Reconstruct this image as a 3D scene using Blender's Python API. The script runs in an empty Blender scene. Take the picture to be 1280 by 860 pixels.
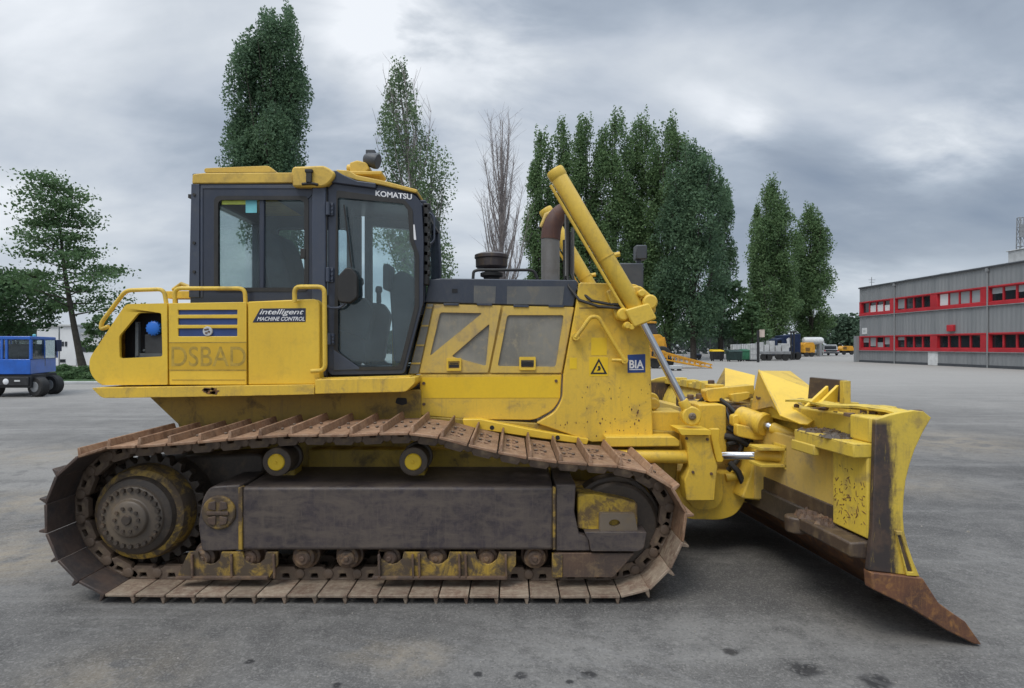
import bpy, math, random
import numpy as np
from mathutils import Vector, Matrix, noise
from mathutils.geometry import tessellate_polygon

R = math.radians
scene = bpy.context.scene
COL = scene.collection

# ------------------------------------------------------------------ camera
CAM_H, CAM_Y, F = 1.75, -4.0, 740.0
cam_d = bpy.data.cameras.new("camera")
cam = bpy.data.objects.new("camera", cam_d)
COL.objects.link(cam)
cam.location = (0, CAM_Y, CAM_H)
cam.rotation_euler = (R(90), 0, 0)
cam_d.sensor_width = 36.0
cam_d.lens = F / 1280 * 36.0
cam_d.shift_y = 2.0 / 1280
cam_d.clip_start = 0.05
cam_d.clip_end = 3000
scene.camera = cam

# ------------------------------------------------------------------ light and exposure
SUN_EL, SUN_AZ = 58.0, 215.0          # soft overcast sun, high, behind the camera's left
world = bpy.data.worlds.new("World")
scene.world = world
world.use_nodes = True
scene.view_settings.view_transform = 'Standard'
scene.view_settings.look = 'None'
scene.view_settings.gamma = 1.0
scene.view_settings.exposure = 0.3

sun_d = bpy.data.lights.new("sun", 'SUN')
sun_d.energy = 1.3
sun_d.angle = R(25)
sun_d.color = (1.0, 0.95, 0.86)
sun = bpy.data.objects.new("sun", sun_d)
COL.objects.link(sun)
_az = R(SUN_AZ)
_sd = Vector((math.sin(_az) * math.cos(R(SUN_EL)), math.cos(_az) * math.cos(R(SUN_EL)), math.sin(R(SUN_EL))))
sun.rotation_euler = _sd.to_track_quat('Z', 'Y').to_euler()


class NG:
    """small helper to write node graphs"""
    def __init__(s, nt):
        s.nt = nt
        s.N = nt.nodes
        s.L = nt.links

    def n(s, t, **kw):
        x = s.N.new(t)
        for k, v in kw.items():
            setattr(x, k, v)
        return x

    def put(s, sock, v):
        if isinstance(v, bpy.types.NodeSocket):
            s.L.new(v, sock)
        elif isinstance(v, (tuple, list)) and len(v) == 3 and sock.type == 'RGBA':
            sock.default_value = (*v, 1)
        else:
            sock.default_value = v

    def math(s, op, a, b=0.0, clamp=False):
        x = s.n('ShaderNodeMath', operation=op, use_clamp=clamp)
        s.put(x.inputs[0], a)
        s.put(x.inputs[1], b)
        return x.outputs[0]

    def vmath(s, op, a, b=None):
        x = s.n('ShaderNodeVectorMath', operation=op)
        s.put(x.inputs[0], a)
        if b is not None:
            s.put(x.inputs[1], b)
        return x

    def mix(s, f, a, b, mode='MIX'):
        x = s.n('ShaderNodeMix', data_type='RGBA', blend_type=mode)
        s.put(x.inputs[0], f)
        s.put(x.inputs[6], a)
        s.put(x.inputs[7], b)
        return x.outputs[2]

    def step(s, v, lo, hi, a=0.0, b=1.0):
        x = s.n('ShaderNodeMapRange', interpolation_type='SMOOTHSTEP')
        s.put(x.inputs[0], v)
        for i, q in enumerate((lo, hi, a, b)):
            x.inputs[i + 1].default_value = q
        return x.outputs[0]

    def noise(s, vec, scale, detail=5.0, rough=0.6, dist=0.0):
        x = s.n('ShaderNodeTexNoise')
        if vec is not None:
            s.put(x.inputs['Vector'], vec)
        x.inputs['Scale'].default_value = scale
        x.inputs['Detail'].default_value = detail
        x.inputs['Roughness'].default_value = rough
        x.inputs['Distortion'].default_value = dist
        return x.outputs['Fac']

    def scale(s, vec, sc, off=(0, 0, 0)):
        x = s.n('ShaderNodeMapping')
        s.put(x.inputs['Vector'], vec)
        x.inputs['Scale'].default_value = sc
        x.inputs['Location'].default_value = off
        return x.outputs[0]


def make_world():
    g = NG(world.node_tree)
    g.N.clear()
    out = g.n('ShaderNodeOutputWorld')
    bg = g.n('ShaderNodeBackground')
    g.L.new(bg.outputs[0], out.inputs[0])
    sky = g.n('ShaderNodeTexSky', sky_type='NISHITA')
    sky.sun_disc = False
    sky.sun_elevation = R(SUN_EL)
    sky.sun_rotation = R(SUN_AZ)
    sky.air_density = 1.2
    sky.dust_density = 2.0
    bg.inputs[1].default_value = 0.1
    d = g.n('ShaderNodeTexCoord').outputs['Generated']
    sep = g.n('ShaderNodeSeparateXYZ')
    g.L.new(d, sep.inputs[0])
    z = sep.outputs[2]
    zz = g.math('ADD', g.math('MAXIMUM', z, 0.0), 0.34)
    comb = g.n('ShaderNodeCombineXYZ')
    g.put(comb.inputs[0], g.math('DIVIDE', sep.outputs[0], zz))
    g.put(comb.inputs[1], g.math('DIVIDE', sep.outputs[1], zz))
    p = comb.outputs[0]
    rot = g.n('ShaderNodeMapping')
    g.L.new(p, rot.inputs[0])
    rot.inputs['Rotation'].default_value = (0, 0, R(-38))
    rot.inputs['Scale'].default_value = (0.80, 1.35, 1)
    rot.inputs['Location'].default_value = (3.1, 1.7, 0)
    big = g.noise(rot.outputs[0], 1.05, 6, 0.50, 0.35)
    fine = g.noise(rot.outputs[0], 3.4, 6, 0.55, 0.3)
    m = g.math('ADD', g.math('MULTIPLY', big, 0.79), g.math('MULTIPLY', fine, 0.21))
    m = g.math('ADD', g.math('MULTIPLY', g.math('SUBTRACT', m, .5), 1.55), .5)
    # darker cloud deck away to the right, lighter to the left
    side = g.step(sep.outputs[0], -0.35, 0.65, 0.045, -0.115)
    m = g.math('ADD', m, side)
    # brighter thin places in the deck
    for (px, py, w, amt) in ((480, 40, 0.15, .30), (520, 60, .30, .13), (640, 95, .20, .14), (900, 155, 0.07, .15), (945, 158, 0.06, .20), (1130, 195, .10, .22), (1230, 178, .10, .20), (1050, 380, .16, .2)):
        v = Vector((px - 640, 740, 432 - py)).normalized()
        ds = g.vmath('DISTANCE', d, tuple(v)).outputs['Value']
        q = g.step(ds, 0.0, w, 1.0, 0.0)
        q = g.math('MULTIPLY', q, g.step(fine, .3, .65))
        m = g.math('ADD', m, g.math('MULTIPLY', q, amt))
    ramp = g.n('ShaderNodeValToRGB')
    g.L.new(m, ramp.inputs[0])
    el = ramp.color_ramp.elements
    el[0].position, el[0].color = 0.12, (1.9, 2.35, 3.1, 1)
    el[1].position, el[1].color = 0.80, (7.6, 7.9, 8.3, 1)
    for pos, c in ((0.30, (2.6, 3.05, 3.75)), (0.42, (3.4, 3.9, 4.6)), (0.52, (4.5, 4.95, 5.6)), (0.62, (5.45, 5.85, 6.35))):
        e = el.new(pos)
        e.color = (*c, 1)
    c = ramp.outputs[0]
    # pale clear strip along the horizon
    hz = g.step(z, 0.02, 0.17, 0.55, 0.0)
    c = g.mix(hz, c, (5.6, 6.1, 6.7))
    # overcast sky is brightest overhead, outside the picture
    boost = g.step(z, 0.52, 0.85, 1.0, 3.0)
    bm = g.n('ShaderNodeVectorMath', operation='SCALE')
    g.L.new(c, bm.inputs[0])
    g.L.new(boost, bm.inputs[3])
    g.put(bg.inputs[0], g.mix(0.08, bm.outputs[0], sky.outputs[0]))


make_world()

# ------------------------------------------------------------------ materials
MATS = {}


def mat(name):
    m = bpy.data.materials.new(name)
    m.use_nodes = True
    g = NG(m.node_tree)
    b = g.N['Principled BSDF']
    MATS[name] = m
    return m, g, b


def bump(g, b, h, strength=0.3, dist=0.01):
    x = g.n('ShaderNodeBump')
    x.inputs['Strength'].default_value = strength
    x.inputs['Distance'].default_value = dist
    g.put(x.inputs['Height'], h)
    g.L.new(x.outputs[0], b.inputs['Normal'])


def edge_mask(g, radius=0.012):
    bv = g.n('ShaderNodeBevel', samples=4)
    bv.inputs[0].default_value = radius
    ge = g.n('ShaderNodeNewGeometry')
    dt = g.vmath('DOT_PRODUCT', bv.outputs[0], ge.outputs['Normal']).outputs['Value']
    return g.step(dt, 0.80, 0.985, 1.0, 0.0)


def paint(name, base, alt, dirt=0.5, chips=0.5, rough=0.42, edge=True, dirtcol=(.19, .135, .06), rust=(.055, .028, .016), streak=0.4, dlo=.50, sc=1.0, scratch=0.0, bands=None):
    m, g, b = mat(name)
    co = g.n('ShaderNodeTexCoord').outputs['Object']
    if sc != 1.0:
        co = g.scale(co, (sc, sc, sc))
    n1 = g.noise(co, 1.1, 4, .55)
    n2 = g.noise(co, 4.5, 9, .68, .4)
    n3 = g.noise(co, 38, 6, .7)
    n4 = g.noise(g.scale(co, (9, 9, .7)), 2.2, 6, .7)
    c = g.mix(g.step(n1, .35, .68), base, alt)
    c = g.mix(g.math('MULTIPLY', g.step(n4, .50, .78), streak), c, dirtcol)
    dm = g.math('MULTIPLY', g.step(n2, dlo, dlo + .20), dirt)
    c = g.mix(dm, c, dirtcol)
    if bands:
        hb = g.noise(g.scale(co, (.7, 1, 2.3)), 1.5, 9, .72, .4)
        c = g.mix(g.step(hb, .40, .68), c, bands)
    if scratch:
        s1 = g.step(g.noise(g.scale(co, (.8, 1, 30)), 2.0, 6, .75), .60, .66)
        s2 = g.step(g.noise(g.scale(co, (26, 1, 1.5)), 1.6, 6, .75), .62, .68)
        sm = g.math('MULTIPLY', g.math('MAXIMUM', s1, s2), g.step(g.noise(co, 2.6, 5, .6), .42, .62))
        c = g.mix(g.math('MULTIPLY', sm, scratch), c, dirtcol)
    fine = g.math('MULTIPLY', g.step(n3, .35, .75), .18 * dirt + .06)
    c = g.mix(fine, c, dirtcol)
    cm = g.math('MULTIPLY', g.step(n3, .66, .70), g.step(n2, .52, .62))
    if edge:
        e = edge_mask(g)
        cm = g.math('MAXIMUM', cm, g.math('MULTIPLY', e, g.step(n2, .47, .60)))
    cm = g.math('MULTIPLY', cm, chips)
    c = g.mix(cm, c, rust)
    g.put(b.inputs['Base Color'], c)
    g.put(b.inputs['Roughness'], g.math('ADD', rough, g.math('MULTIPLY', dm, .35), True))
    bump(g, b, g.math('SUBTRACT', n3, cm), .12, .004)
    return m


YEL, YEL2 = (.79, .53, .05), (.66, .42, .022)
paint('yellow_clean', YEL, (.73, .47, .04), .16, .25, .34, streak=.12)
paint('yellow_bright', (.80, .53, .022), (.76, .49, .018), .10, .15, .35, edge=False, streak=.08)
paint('yellow_worn', (.76, .50, .05), (.64, .43, .055), .55, .85, .46, streak=.42, sc=1.5, dirtcol=(.27, .19, .085))
paint('yellow_dusty', (.68, .46, .075), (.56, .39, .11), .85, .5, .6, dirtcol=(.33, .25, .14), streak=.5)
paint('yellow_blade', (.70, .50, .055), (.58, .42, .07), .65, .95, .5, streak=.55, sc=1.6, dirtcol=(.24, .17, .08))
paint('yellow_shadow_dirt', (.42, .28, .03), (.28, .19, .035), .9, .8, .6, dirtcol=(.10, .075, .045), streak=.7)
paint('roof_yellow', (.70, .46, .075), (.60, .39, .06), .5, .3, .5, streak=.2)
paint('hydraulic_yellow', (.74, .50, .06), (.66, .44, .06), .45, .5, .42, edge=False, streak=.25)
paint('cab_paint', (.030, .038, .060), (.024, .031, .050), .12, .1, .32, edge=False, dirtcol=(.10, .10, .095), streak=.1)
paint('cab_paint_light', (.050, .062, .092), (.040, .050, .076), .2, .1, .35, edge=False, dirtcol=(.12, .12, .11), streak=.12)
paint('hood_dark', (.040, .050, .072), (.032, .040, .058), .2, .1, .38, edge=False, dirtcol=(.14, .13, .11), streak=.12)
paint('grille_grey', (.23, .225, .20), (.16, .157, .14), .8, .05, .65, edge=False, dirtcol=(.32, .28, .20), streak=.4, sc=3.5)
paint('hood_mesh_grey', (.12, .125, .125), (.09, .095, .10), .6, .05, .65, edge=False, dirtcol=(.20, .18, .14), streak=.3, sc=2)
paint('frame_steel', (.050, .040, .046), (.030, .025, .031), .34, .5, .45, dirtcol=(.155, .122, .092), rust=(.17, .08, .03), streak=.45, dlo=.40, sc=3.0, scratch=.9, bands=(.108, .086, .072))
paint('dark_rust', (.10, .060, .042), (.06, .042, .036), .6, .6, .65, dirtcol=(.22, .15, .085), rust=(.22, .08, .03), streak=.3, dlo=.46, sc=2.5, scratch=.3)
paint('greasy_steel', (.070, .054, .042), (.038, .030, .025), .8, .6, .55, dirtcol=(.17, .125, .08), rust=(.10, .045, .02), streak=.1)
paint('hub_steel', (.17, .135, .10), (.085, .068, .054), .9, .6, .5, dirtcol=(.17, .125, .075), rust=(.12, .055, .02), streak=.1)
paint('yellow_ring', (.52, .34, .03), (.36, .23, .04), .95, .95, .6, dirtcol=(.12, .08, .045), streak=.6, dlo=.41, sc=1.8)
paint('ring_dirty', (.44, .28, .035), (.18, .115, .04), .97, .95, .6, dirtcol=(.075, .055, .04), streak=.7, dlo=.365, sc=2.2, scratch=.5)
paint('roller_rust', (.105, .062, .042), (.06, .042, .034), .8, .5, .55, dirtcol=(.24, .16, .09), rust=(.25, .09, .03), streak=.2, sc=3, dlo=.45)
paint('link_steel', (.15, .105, .075), (.08, .058, .045), .8, .6, .55, edge=False, dirtcol=(.24, .18, .12), rust=(.14, .06, .03), streak=.1, sc=3)
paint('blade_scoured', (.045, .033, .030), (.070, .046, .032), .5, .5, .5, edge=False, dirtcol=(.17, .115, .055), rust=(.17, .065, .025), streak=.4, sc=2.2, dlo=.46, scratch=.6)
paint('rust_edge', (.14, .060, .034), (.055, .030, .026), .95, .7, .62, dirtcol=(.30, .145, .05), rust=(.022, .016, .014), streak=.6, sc=3.2, dlo=.47, scratch=.4)
paint('exhaust_grey', (.19, .185, .18), (.14, .138, .135), .4, .2, .5, edge=False, dirtcol=(.10, .085, .07))
paint('exhaust_rust', (.075, .030, .024), (.055, .026, .022), .5, .3, .6, edge=False, dirtcol=(.15, .07, .04))
paint('precleaner', (.040, .030, .034), (.03, .025, .028), .3, .1, .4, edge=False)
paint('rubber', (.018, .018, .018), (.024, .023, .022), .3, 0, .6, edge=False, dirtcol=(.06, .055, .048))
paint('dark_grey_plate', (.055, .062, .072), (.045, .05, .06), .3, .1, .5, edge=False, dirtcol=(.10, .10, .10))


def shoe_mat(name, a, bcol, dust_or_sheen, amt):
    m, g, b = mat(name)
    co = g.n('ShaderNodeTexCoord').outputs['Object']
    rnd = g.n('ShaderNodeObjectInfo').outputs['Random']
    off = g.n('ShaderNodeVectorMath', operation='ADD')
    g.L.new(co, off.inputs[0])
    cx = g.n('ShaderNodeCombineXYZ')
    for i in range(3):
        g.put(cx.inputs[i], g.math('MULTIPLY', rnd, 17.0 + 9 * i))
    g.L.new(cx.outputs[0], off.inputs[1])
    v = off.outputs[0]
    n1 = g.noise(v, 5, 8, .65, .3)
    n2 = g.noise(v, 26, 8, .75)
    n3 = g.noise(g.scale(v, (1, 8, 1)), 5, 6, .7)
    c = g.mix(g.step(n1, .36, .66), a, bcol)
    c = g.mix(g.math('MULTIPLY', g.step(n2, .40, .68), amt), c, dust_or_sheen)
    c = g.mix(g.math('MULTIPLY', g.step(n3, .52, .7), .5), c, (.045, .028, .020))
    e = edge_mask(g, .008)
    c = g.mix(g.math('MULTIPLY', e, .45), c, (.26, .13, .07))
    hs = g.n('ShaderNodeHueSaturation')
    g.put(hs.inputs['Color'], c)
    g.put(hs.inputs['Value'], g.math('ADD', g.math('MULTIPLY', rnd, .35), .82))
    g.put(b.inputs['Base Color'], hs.outputs[0])
    b.inputs['Roughness'].default_value = .68
    bump(g, b, n2, .35, .006)
    return m


shoe_mat('shoe_rust', (.27, .150, .085), (.15, .080, .045), (.37, .255, .17), .65)
shoe_mat('shoe_dusty', (.25, .195, .145), (.16, .10, .07), (.36, .30, .225), .75)
shoe_mat('shoe_dark', (.040, .034, .034), (.075, .05, .04), (.12, .09, .07), .35)


def simple(name, col, rough=.5, metal=0.0, var=.25, scale=6.0, emit=None, coat=0.0):
    m, g, b = mat(name)
    co = g.n('ShaderNodeTexCoord').outputs['Object']
    n = g.noise(co, scale, 6, .65)
    dk = tuple(x * (1 - var) for x in col)
    lt = tuple(min(1, x * (1 + var)) for x in col)
    g.put(b.inputs['Base Color'], g.mix(g.step(n, .3, .7), dk, lt))
    b.inputs['Roughness'].default_value = rough
    b.inputs['Metallic'].default_value = metal
    b.inputs['Coat Weight'].default_value = coat
    return m


def end_plate_mat():
    """yellow plate whose paint is scoured off in a ragged upright band along its rear edge"""
    m = MATS['yellow_blade'].copy()
    m.name = 'blade_end'
    MATS['blade_end'] = m
    g = NG(m.node_tree)
    b = g.N['Principled BSDF']
    old = b.inputs['Base Color'].links[0].from_socket
    co = g.n('ShaderNodeTexCoord').outputs['Object']
    sp = g.n('ShaderNodeSeparateXYZ')
    g.L.new(co, sp.inputs[0])
    nz = g.noise(g.scale(co, (9, 9, 2.0)), 2.2, 8, .75)
    nf = g.noise(co, 30, 6, .75)
    edge = g.math('ADD', g.math('MULTIPLY', g.math('SUBTRACT', 1.35, sp.outputs[2]), .03), 2.222)
    edge = g.math('ADD', edge, g.math('MULTIPLY', g.math('SUBTRACT', nz, .5), .16))
    edge = g.math('ADD', edge, g.math('MULTIPLY', g.math('SUBTRACT', nf, .5), .06))
    d = g.math('SUBTRACT', edge, sp.outputs[0])
    k = g.math('MULTIPLY', g.step(d, -.03, .035), g.step(sp.outputs[2], 1.335, 1.28))
    k = g.math('MULTIPLY', k, g.step(g.noise(g.scale(co, (20, 20, 2.5)), 1.5, 6, .75), .30, .42, .55, 1.0))
    steel = g.mix(g.step(g.noise(co, 7, 7, .7), .4, .65), (.042, .033, .031), (.095, .060, .042))
    g.put(b.inputs['Base Color'], g.mix(k, old, steel))


end_plate_mat()
simple('chrome', (.62, .62, .63), .16, 1.0, .06)
simple('decal_blue', (.030, .060, .19), .45, 0, .15)
simple('decal_navy', (.020, .028, .060), .4, 0, .1)
simple('decal_white', (.75, .75, .76), .5, 0, .03)
simple('decal_bia', (.018, .055, .22), .4, 0, .12)
simple('decal_black', (.015, .015, .016), .5, 0, .1)
simple('decal_yellow', (.78, .52, .015), .4, 0, .06)
simple('ghost_letter', (.40, .27, .045), .5, 0, .25, 20)
simple('ghost_band', (.60, .37, .025), .55, 0, .12, 3)
simple('cap_blue', (.02, .16, .62), .35, 0, .1)
simple('black_void', (.012, .013, .016), .7, 0, .3)
simple('interior_dark', (.035, .038, .042), .7, 0, .3)
simple('interior_grey', (.085, .095, .10), .65, 0, .2)
simple('seat_fabric', (.045, .05, .056), .8, 0, .3, 12)
simple('lamp_glass', (.16, .17, .19), .12, 0, .2)
simple('sticker_teal', (.16, .50, .55), .5, 0, .1)
simple('sticker_lime', (.50, .58, .10), .5, 0, .15)
simple('wear_bright', (.62, .60, .57), .35, .6, .15, 12)
simple('white_paint', (.62, .63, .63), .45, 0, .12, 3)
simple('white_wall', (.66, .67, .68), .7, 0, .08, .4)
simple('truck_blue', (.012, .105, .46), .32, 0, .18, 2, coat=.3)
simple('truck_blue_dark', (.012, .024, .065), .4, 0, .25, 2)
simple('chassis_black', (.022, .023, .025), .6, 0, .3)
simple('grey_metal', (.25, .26, .27), .5, .2, .2, 3)
simple('light_grey', (.45, .46, .46), .55, 0, .15, 2)
simple('machine_orange', (.62, .30, .02), .45, 0, .2, 2)
simple('bin_black', (.02, .021, .023), .5, 0, .3, 2)
simple('bin_green', (.035, .16, .085), .5, 0, .25, 2)
simple('skip_green', (.02, .045, .042), .55, 0, .3, 2)
simple('red_trim', (.43, .022, .032), .4, 0, .15, .8)
simple('blind_grey', (.30, .33, .34), .6, 0, .12, .5)
simple('blind_white', (.68, .70, .70), .6, 0, .06, .5)
simple('sign_pale', (.50, .42, .36), .6, 0, .2, 2)
simple('terracotta', (.45, .22, .12), .7, 0, .2)
simple('tyre', (.022, .022, .022), .75, 0, .3)
simple('grit_stone', (.27, .25, .22), .8, 0, .5, 40)
simple('headlamp', (.75, .76, .78), .2, 0, .05)
simple('car_white', (.55, .55, .54), .3, 0, .08, 1, coat=.4)


def glass(name, tint, refl=.9, opac=0.0):
    m, g, b = mat(name)
    g.N.remove(b)
    out = g.N['Material Output']
    tr = g.n('ShaderNodeBsdfTransparent')
    tr.inputs[0].default_value = (*tint, 1)
    gl = g.n('ShaderNodeBsdfGlossy')
    gl.inputs['Roughness'].default_value = .03
    fr = g.n('ShaderNodeFresnel')
    fr.inputs[0].default_value = 1.5
    mx = g.n('ShaderNodeMixShader')
    g.put(mx.inputs[0], g.math('MULTIPLY', fr.outputs[0], refl))
    g.L.new(tr.outputs[0], mx.inputs[1])
    g.L.new(gl.outputs[0], mx.inputs[2])
    co = g.n('ShaderNodeTexCoord').outputs['Object']
    dust_or_sheen = g.step(g.noise(co, 3.0, 7, .65), .42, .75, .02 + opac * .8, .08 + opac)  # some dust, plus a bluish film painted in place of sky reflection
    df = g.n('ShaderNodeBsdfDiffuse')
    df.inputs[0].default_value = (.25, .32, .35, 1)
    m2 = g.n('ShaderNodeMixShader')
    g.put(m2.inputs[0], dust_or_sheen)
    g.L.new(mx.outputs[0], m2.inputs[1])
    g.L.new(df.outputs[0], m2.inputs[2])
    g.L.new(m2.outputs[0], out.inputs[0])
    return m


glass('cab_glass', (.94, .995, .99), .6, -.03)
glass('cab_glass_dark', (.80, .88, .90), 1.0, .03)
glass('door_glass', (.84, .92, .94), 1.2, .085)  # strongest painted bluish sheen, veils the interior
simple('window_glass', (.018, .022, .027), .06, 0, .3, .6)


def leaf_mat(name, dark, light, trans=.25):
    m, g, b = mat(name)
    ge = g.n('ShaderNodeNewGeometry')
    co = g.n('ShaderNodeTexCoord').outputs['Object']
    big = g.noise(co, .35, 3, .6)
    f = g.math('ADD', g.math('MULTIPLY', ge.outputs['Random Per Island'], .55), g.math('MULTIPLY', g.step(big, .3, .7), .45))
    c = g.mix(f, dark, light)
    g.put(b.inputs['Base Color'], c)
    b.inputs['Roughness'].default_value = .65
    b.inputs['Specular IOR Level'].default_value = .3
    out = g.N['Material Output']
    t = g.n('ShaderNodeBsdfTranslucent')
    g.put(t.inputs[0], g.mix(.5, c, light))
    mx = g.n('ShaderNodeMixShader')
    mx.inputs[0].default_value = trans
    g.L.new(b.outputs[0], mx.inputs[1])
    g.L.new(t.outputs[0], mx.inputs[2])
    g.L.new(mx.outputs[0], out.inputs[0])
    return m


leaf_mat('leaf_poplar', (.060, .115, .052), (.175, .27, .115), .4)
leaf_mat('leaf_poplar_near', (.055, .108, .066), (.150, .24, .13), .4)
leaf_mat('leaf_poplar_pale', (.085, .135, .075), (.20, .285, .15), .4)
leaf_mat('leaf_green', (.055, .112, .050), (.135, .22, .095), .4)
leaf_mat('leaf_dark', (.030, .068, .030), (.065, .12, .048), .3)
leaf_mat('leaf_far', (.050, .088, .055), (.075, .12, .075))
simple('bark', (.050, .042, .034), .85, 0, .35, 5)
simple('bark_grey', (.105, .095, .090), .85, 0, .25, 5)
simple('twig_grey', (.22, .195, .19), .85, 0, .2, 5)


def ground_mat():
    m, g, b = mat('asphalt')
    co = g.n('ShaderNodeTexCoord').outputs['Object']
    n0 = g.noise(co, .055, 5, .6, .5)
    n1 = g.noise(co, .42, 7, .62, .5)
    n2 = g.noise(co, 3.2, 8, .7)
    n3 = g.noise(co, 95, 4, .8)
    n4 = g.noise(g.scale(co, (.25, 2.2, 1)), .55, 7, .65, .4)
    # colour gets paler and browner with dust
    n5 = g.noise(co, 1.35, 8, .68, .6)
    c = g.mix(g.step(g.math('ADD', g.math('MULTIPLY', n1, .55), g.math('MULTIPLY', n5, .45)), .38, .62), (.062, .059, .057), (.138, .132, .124))
    c = g.mix(g.math('MULTIPLY', g.step(n4, .45, .72), .6), c, (.235, .228, .215))
    c = g.mix(g.math('MULTIPLY', g.step(n0, .46, .62), .5), c, (.28, .265, .24))
    c = g.mix(g.math('MULTIPLY', g.step(n2, .48, .64), .60), c, (.056, .054, .053))
    c = g.mix(g.math('MULTIPLY', g.step(n3, .46, .64), .42), c, (.25, .245, .235))
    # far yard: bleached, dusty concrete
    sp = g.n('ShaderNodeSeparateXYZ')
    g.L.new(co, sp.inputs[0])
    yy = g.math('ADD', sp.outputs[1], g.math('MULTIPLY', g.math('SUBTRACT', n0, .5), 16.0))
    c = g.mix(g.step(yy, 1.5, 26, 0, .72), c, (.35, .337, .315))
    # sandy patches on the left, where fill has spilled
    for (x, y, r, a) in ((-4.1, .85, .9, .75), (-5.5, 2.6, 1.1, .65), (-4.6, 1.6, .6, .4), (-.56, -.68, .32, .65), (-.85, -.6, .3, .35), (-2.1, -.95, .7, .40), (5.0, 3.6, 1.3, .4), (8.0, 6.8, 2.4, .55), (6.5, 9.5, 2.6, .5), (-7.5, 5.5, 1.6, .5)):
        ds = g.vmath('DISTANCE', co, (x, y, 0)).outputs['Value']
        ds = g.math('ADD', ds, g.math('MULTIPLY', g.math('SUBTRACT', n2, .5), r * 1.3))
        q = g.math('MULTIPLY', g.step(ds, r * .10, r, a, 0), g.step(g.math('ADD', g.math('MULTIPLY', n2, .6), g.math('MULTIPLY', n5, .4)), .40, .58))
        c = g.mix(q, c, (.30, .25, .18))
    # oil drops
    wet = None
    for (x, y, r) in ((.05, -.86, .045), (.41, -.85, .055), (.30, -.92, .025), (-.18, -.85, .03), (1.58, -.80, .10), (1.9, -.92, .10), (-.9, -.95, .03), (1.25, -.62, .05), (-1.45, -.72, .03), (2.55, .1, .06), (3.2, 1.3, .12)):
        ds = g.vmath('DISTANCE', co, (x, y, 0)).outputs['Value']
        ds = g.math('ADD', ds, g.math('MULTIPLY', g.math('SUBTRACT', g.noise(co, 14, 4, .7), .5), r * 1.6))
        q = g.step(ds, r * .45, r * 1.1, .85, 0)
        wet = q if wet is None else g.math('MAXIMUM', wet, q)
    c = g.mix(wet, c, (.022, .022, .024))
    # tyre and crawler scuffs in sweeping arcs
    wv = g.n('ShaderNodeTexWave', wave_type='RINGS', rings_direction='Z')
    g.put(wv.inputs['Vector'], g.scale(co, (1, 1, 0), (2.5, 5.5, 0)))
    wv.inputs['Scale'].default_value = 2.1
    wv.inputs['Distortion'].default_value = 2.5
    wv.inputs['Detail'].default_value = 3
    sc = g.math('MULTIPLY', g.step(wv.outputs['Fac'], .72, .98), g.step(n1, .45, .62))
    c = g.mix(g.math('MULTIPLY', sc, .30), c, (.20, .195, .19))
    # pale drag marks left by shoes and tyres, in a few directions
    for (ang, s_, sel, amt) in ((-62, 5.5, 1.1, .5), (-48, 7.0, 2.3, .4), (12, 4.0, .7, .35)):
        rm = g.n('ShaderNodeMapping')
        g.L.new(co, rm.inputs[0])
        rm.inputs['Rotation'].default_value = (0, 0, R(ang))
        rm.inputs['Scale'].default_value = (.22, s_, 1)
        ln = g.step(g.noise(rm.outputs[0], 1.7, 5, .72), .58, .66)
        ar = g.step(g.noise(co, sel, 3, .5), .50, .66)
        c = g.mix(g.math('MULTIPLY', g.math('MULTIPLY', ln, ar), amt), c, (.23, .222, .21))
    vg = g.n('ShaderNodeTexVoronoi')
    g.put(vg.inputs['Vector'], co)
    vg.inputs['Scale'].default_value = 75
    sg = g.n('ShaderNodeSeparateColor')
    g.L.new(vg.outputs['Color'], sg.inputs[0])
    agg = sg.outputs[0]
    c = g.mix(g.step(agg, .72, 1.0, 0, .26), c, (.30, .288, .268))
    c = g.mix(g.step(agg, .28, .0, 0, .30), c, (.045, .044, .043))
    # cracks
    vo = g.n('ShaderNodeTexVoronoi', feature='DISTANCE_TO_EDGE')
    g.put(vo.inputs['Vector'], co)
    vo.inputs['Scale'].default_value = .33
    ck = g.math('MULTIPLY', g.step(vo.outputs['Distance'], 0.0, .008, 1, 0), g.step(n1, .5, .6))
    c = g.mix(g.math('MULTIPLY', ck, .12), c, (.05, .05, .05))
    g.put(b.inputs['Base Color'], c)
    g.put(b.inputs['Roughness'], g.math('SUBTRACT', .82, g.math('MULTIPLY', wet, .45)))
    b.inputs['Specular IOR Level'].default_value = .35
    bump(g, b, g.math('ADD', n3, g.math('MULTIPLY', n2, .6)), .35, .006)


ground_mat()


def facade_mat():
    m, g, b = mat('grey_cladding')
    co = g.n('ShaderNodeTexCoord').outputs['Object']
    sp = g.n('ShaderNodeSeparateXYZ')
    g.L.new(co, sp.inputs[0])
    wv = g.math('SINE', g.math('MULTIPLY', sp.outputs[1], 2 * math.pi / .42))
    pn = g.noise(g.scale(co, (.0, .9, 0)), 1.0, 2, .5)
    st = g.noise(g.scale(co, (1, 3, .25)), 1.6, 6, .7)
    c = g.mix(g.step(pn, .35, .65), (.21, .22, .228), (.25, .258, .265))
    c = g.mix(g.math('MULTIPLY', g.step(st, .45, .75), .4), c, (.14, .15, .16))
    g.put(b.inputs['Base Color'], c)
    b.inputs['Roughness'].default_value = .5
    bump(g, b, wv, .35, .03)


facade_mat()


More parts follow.
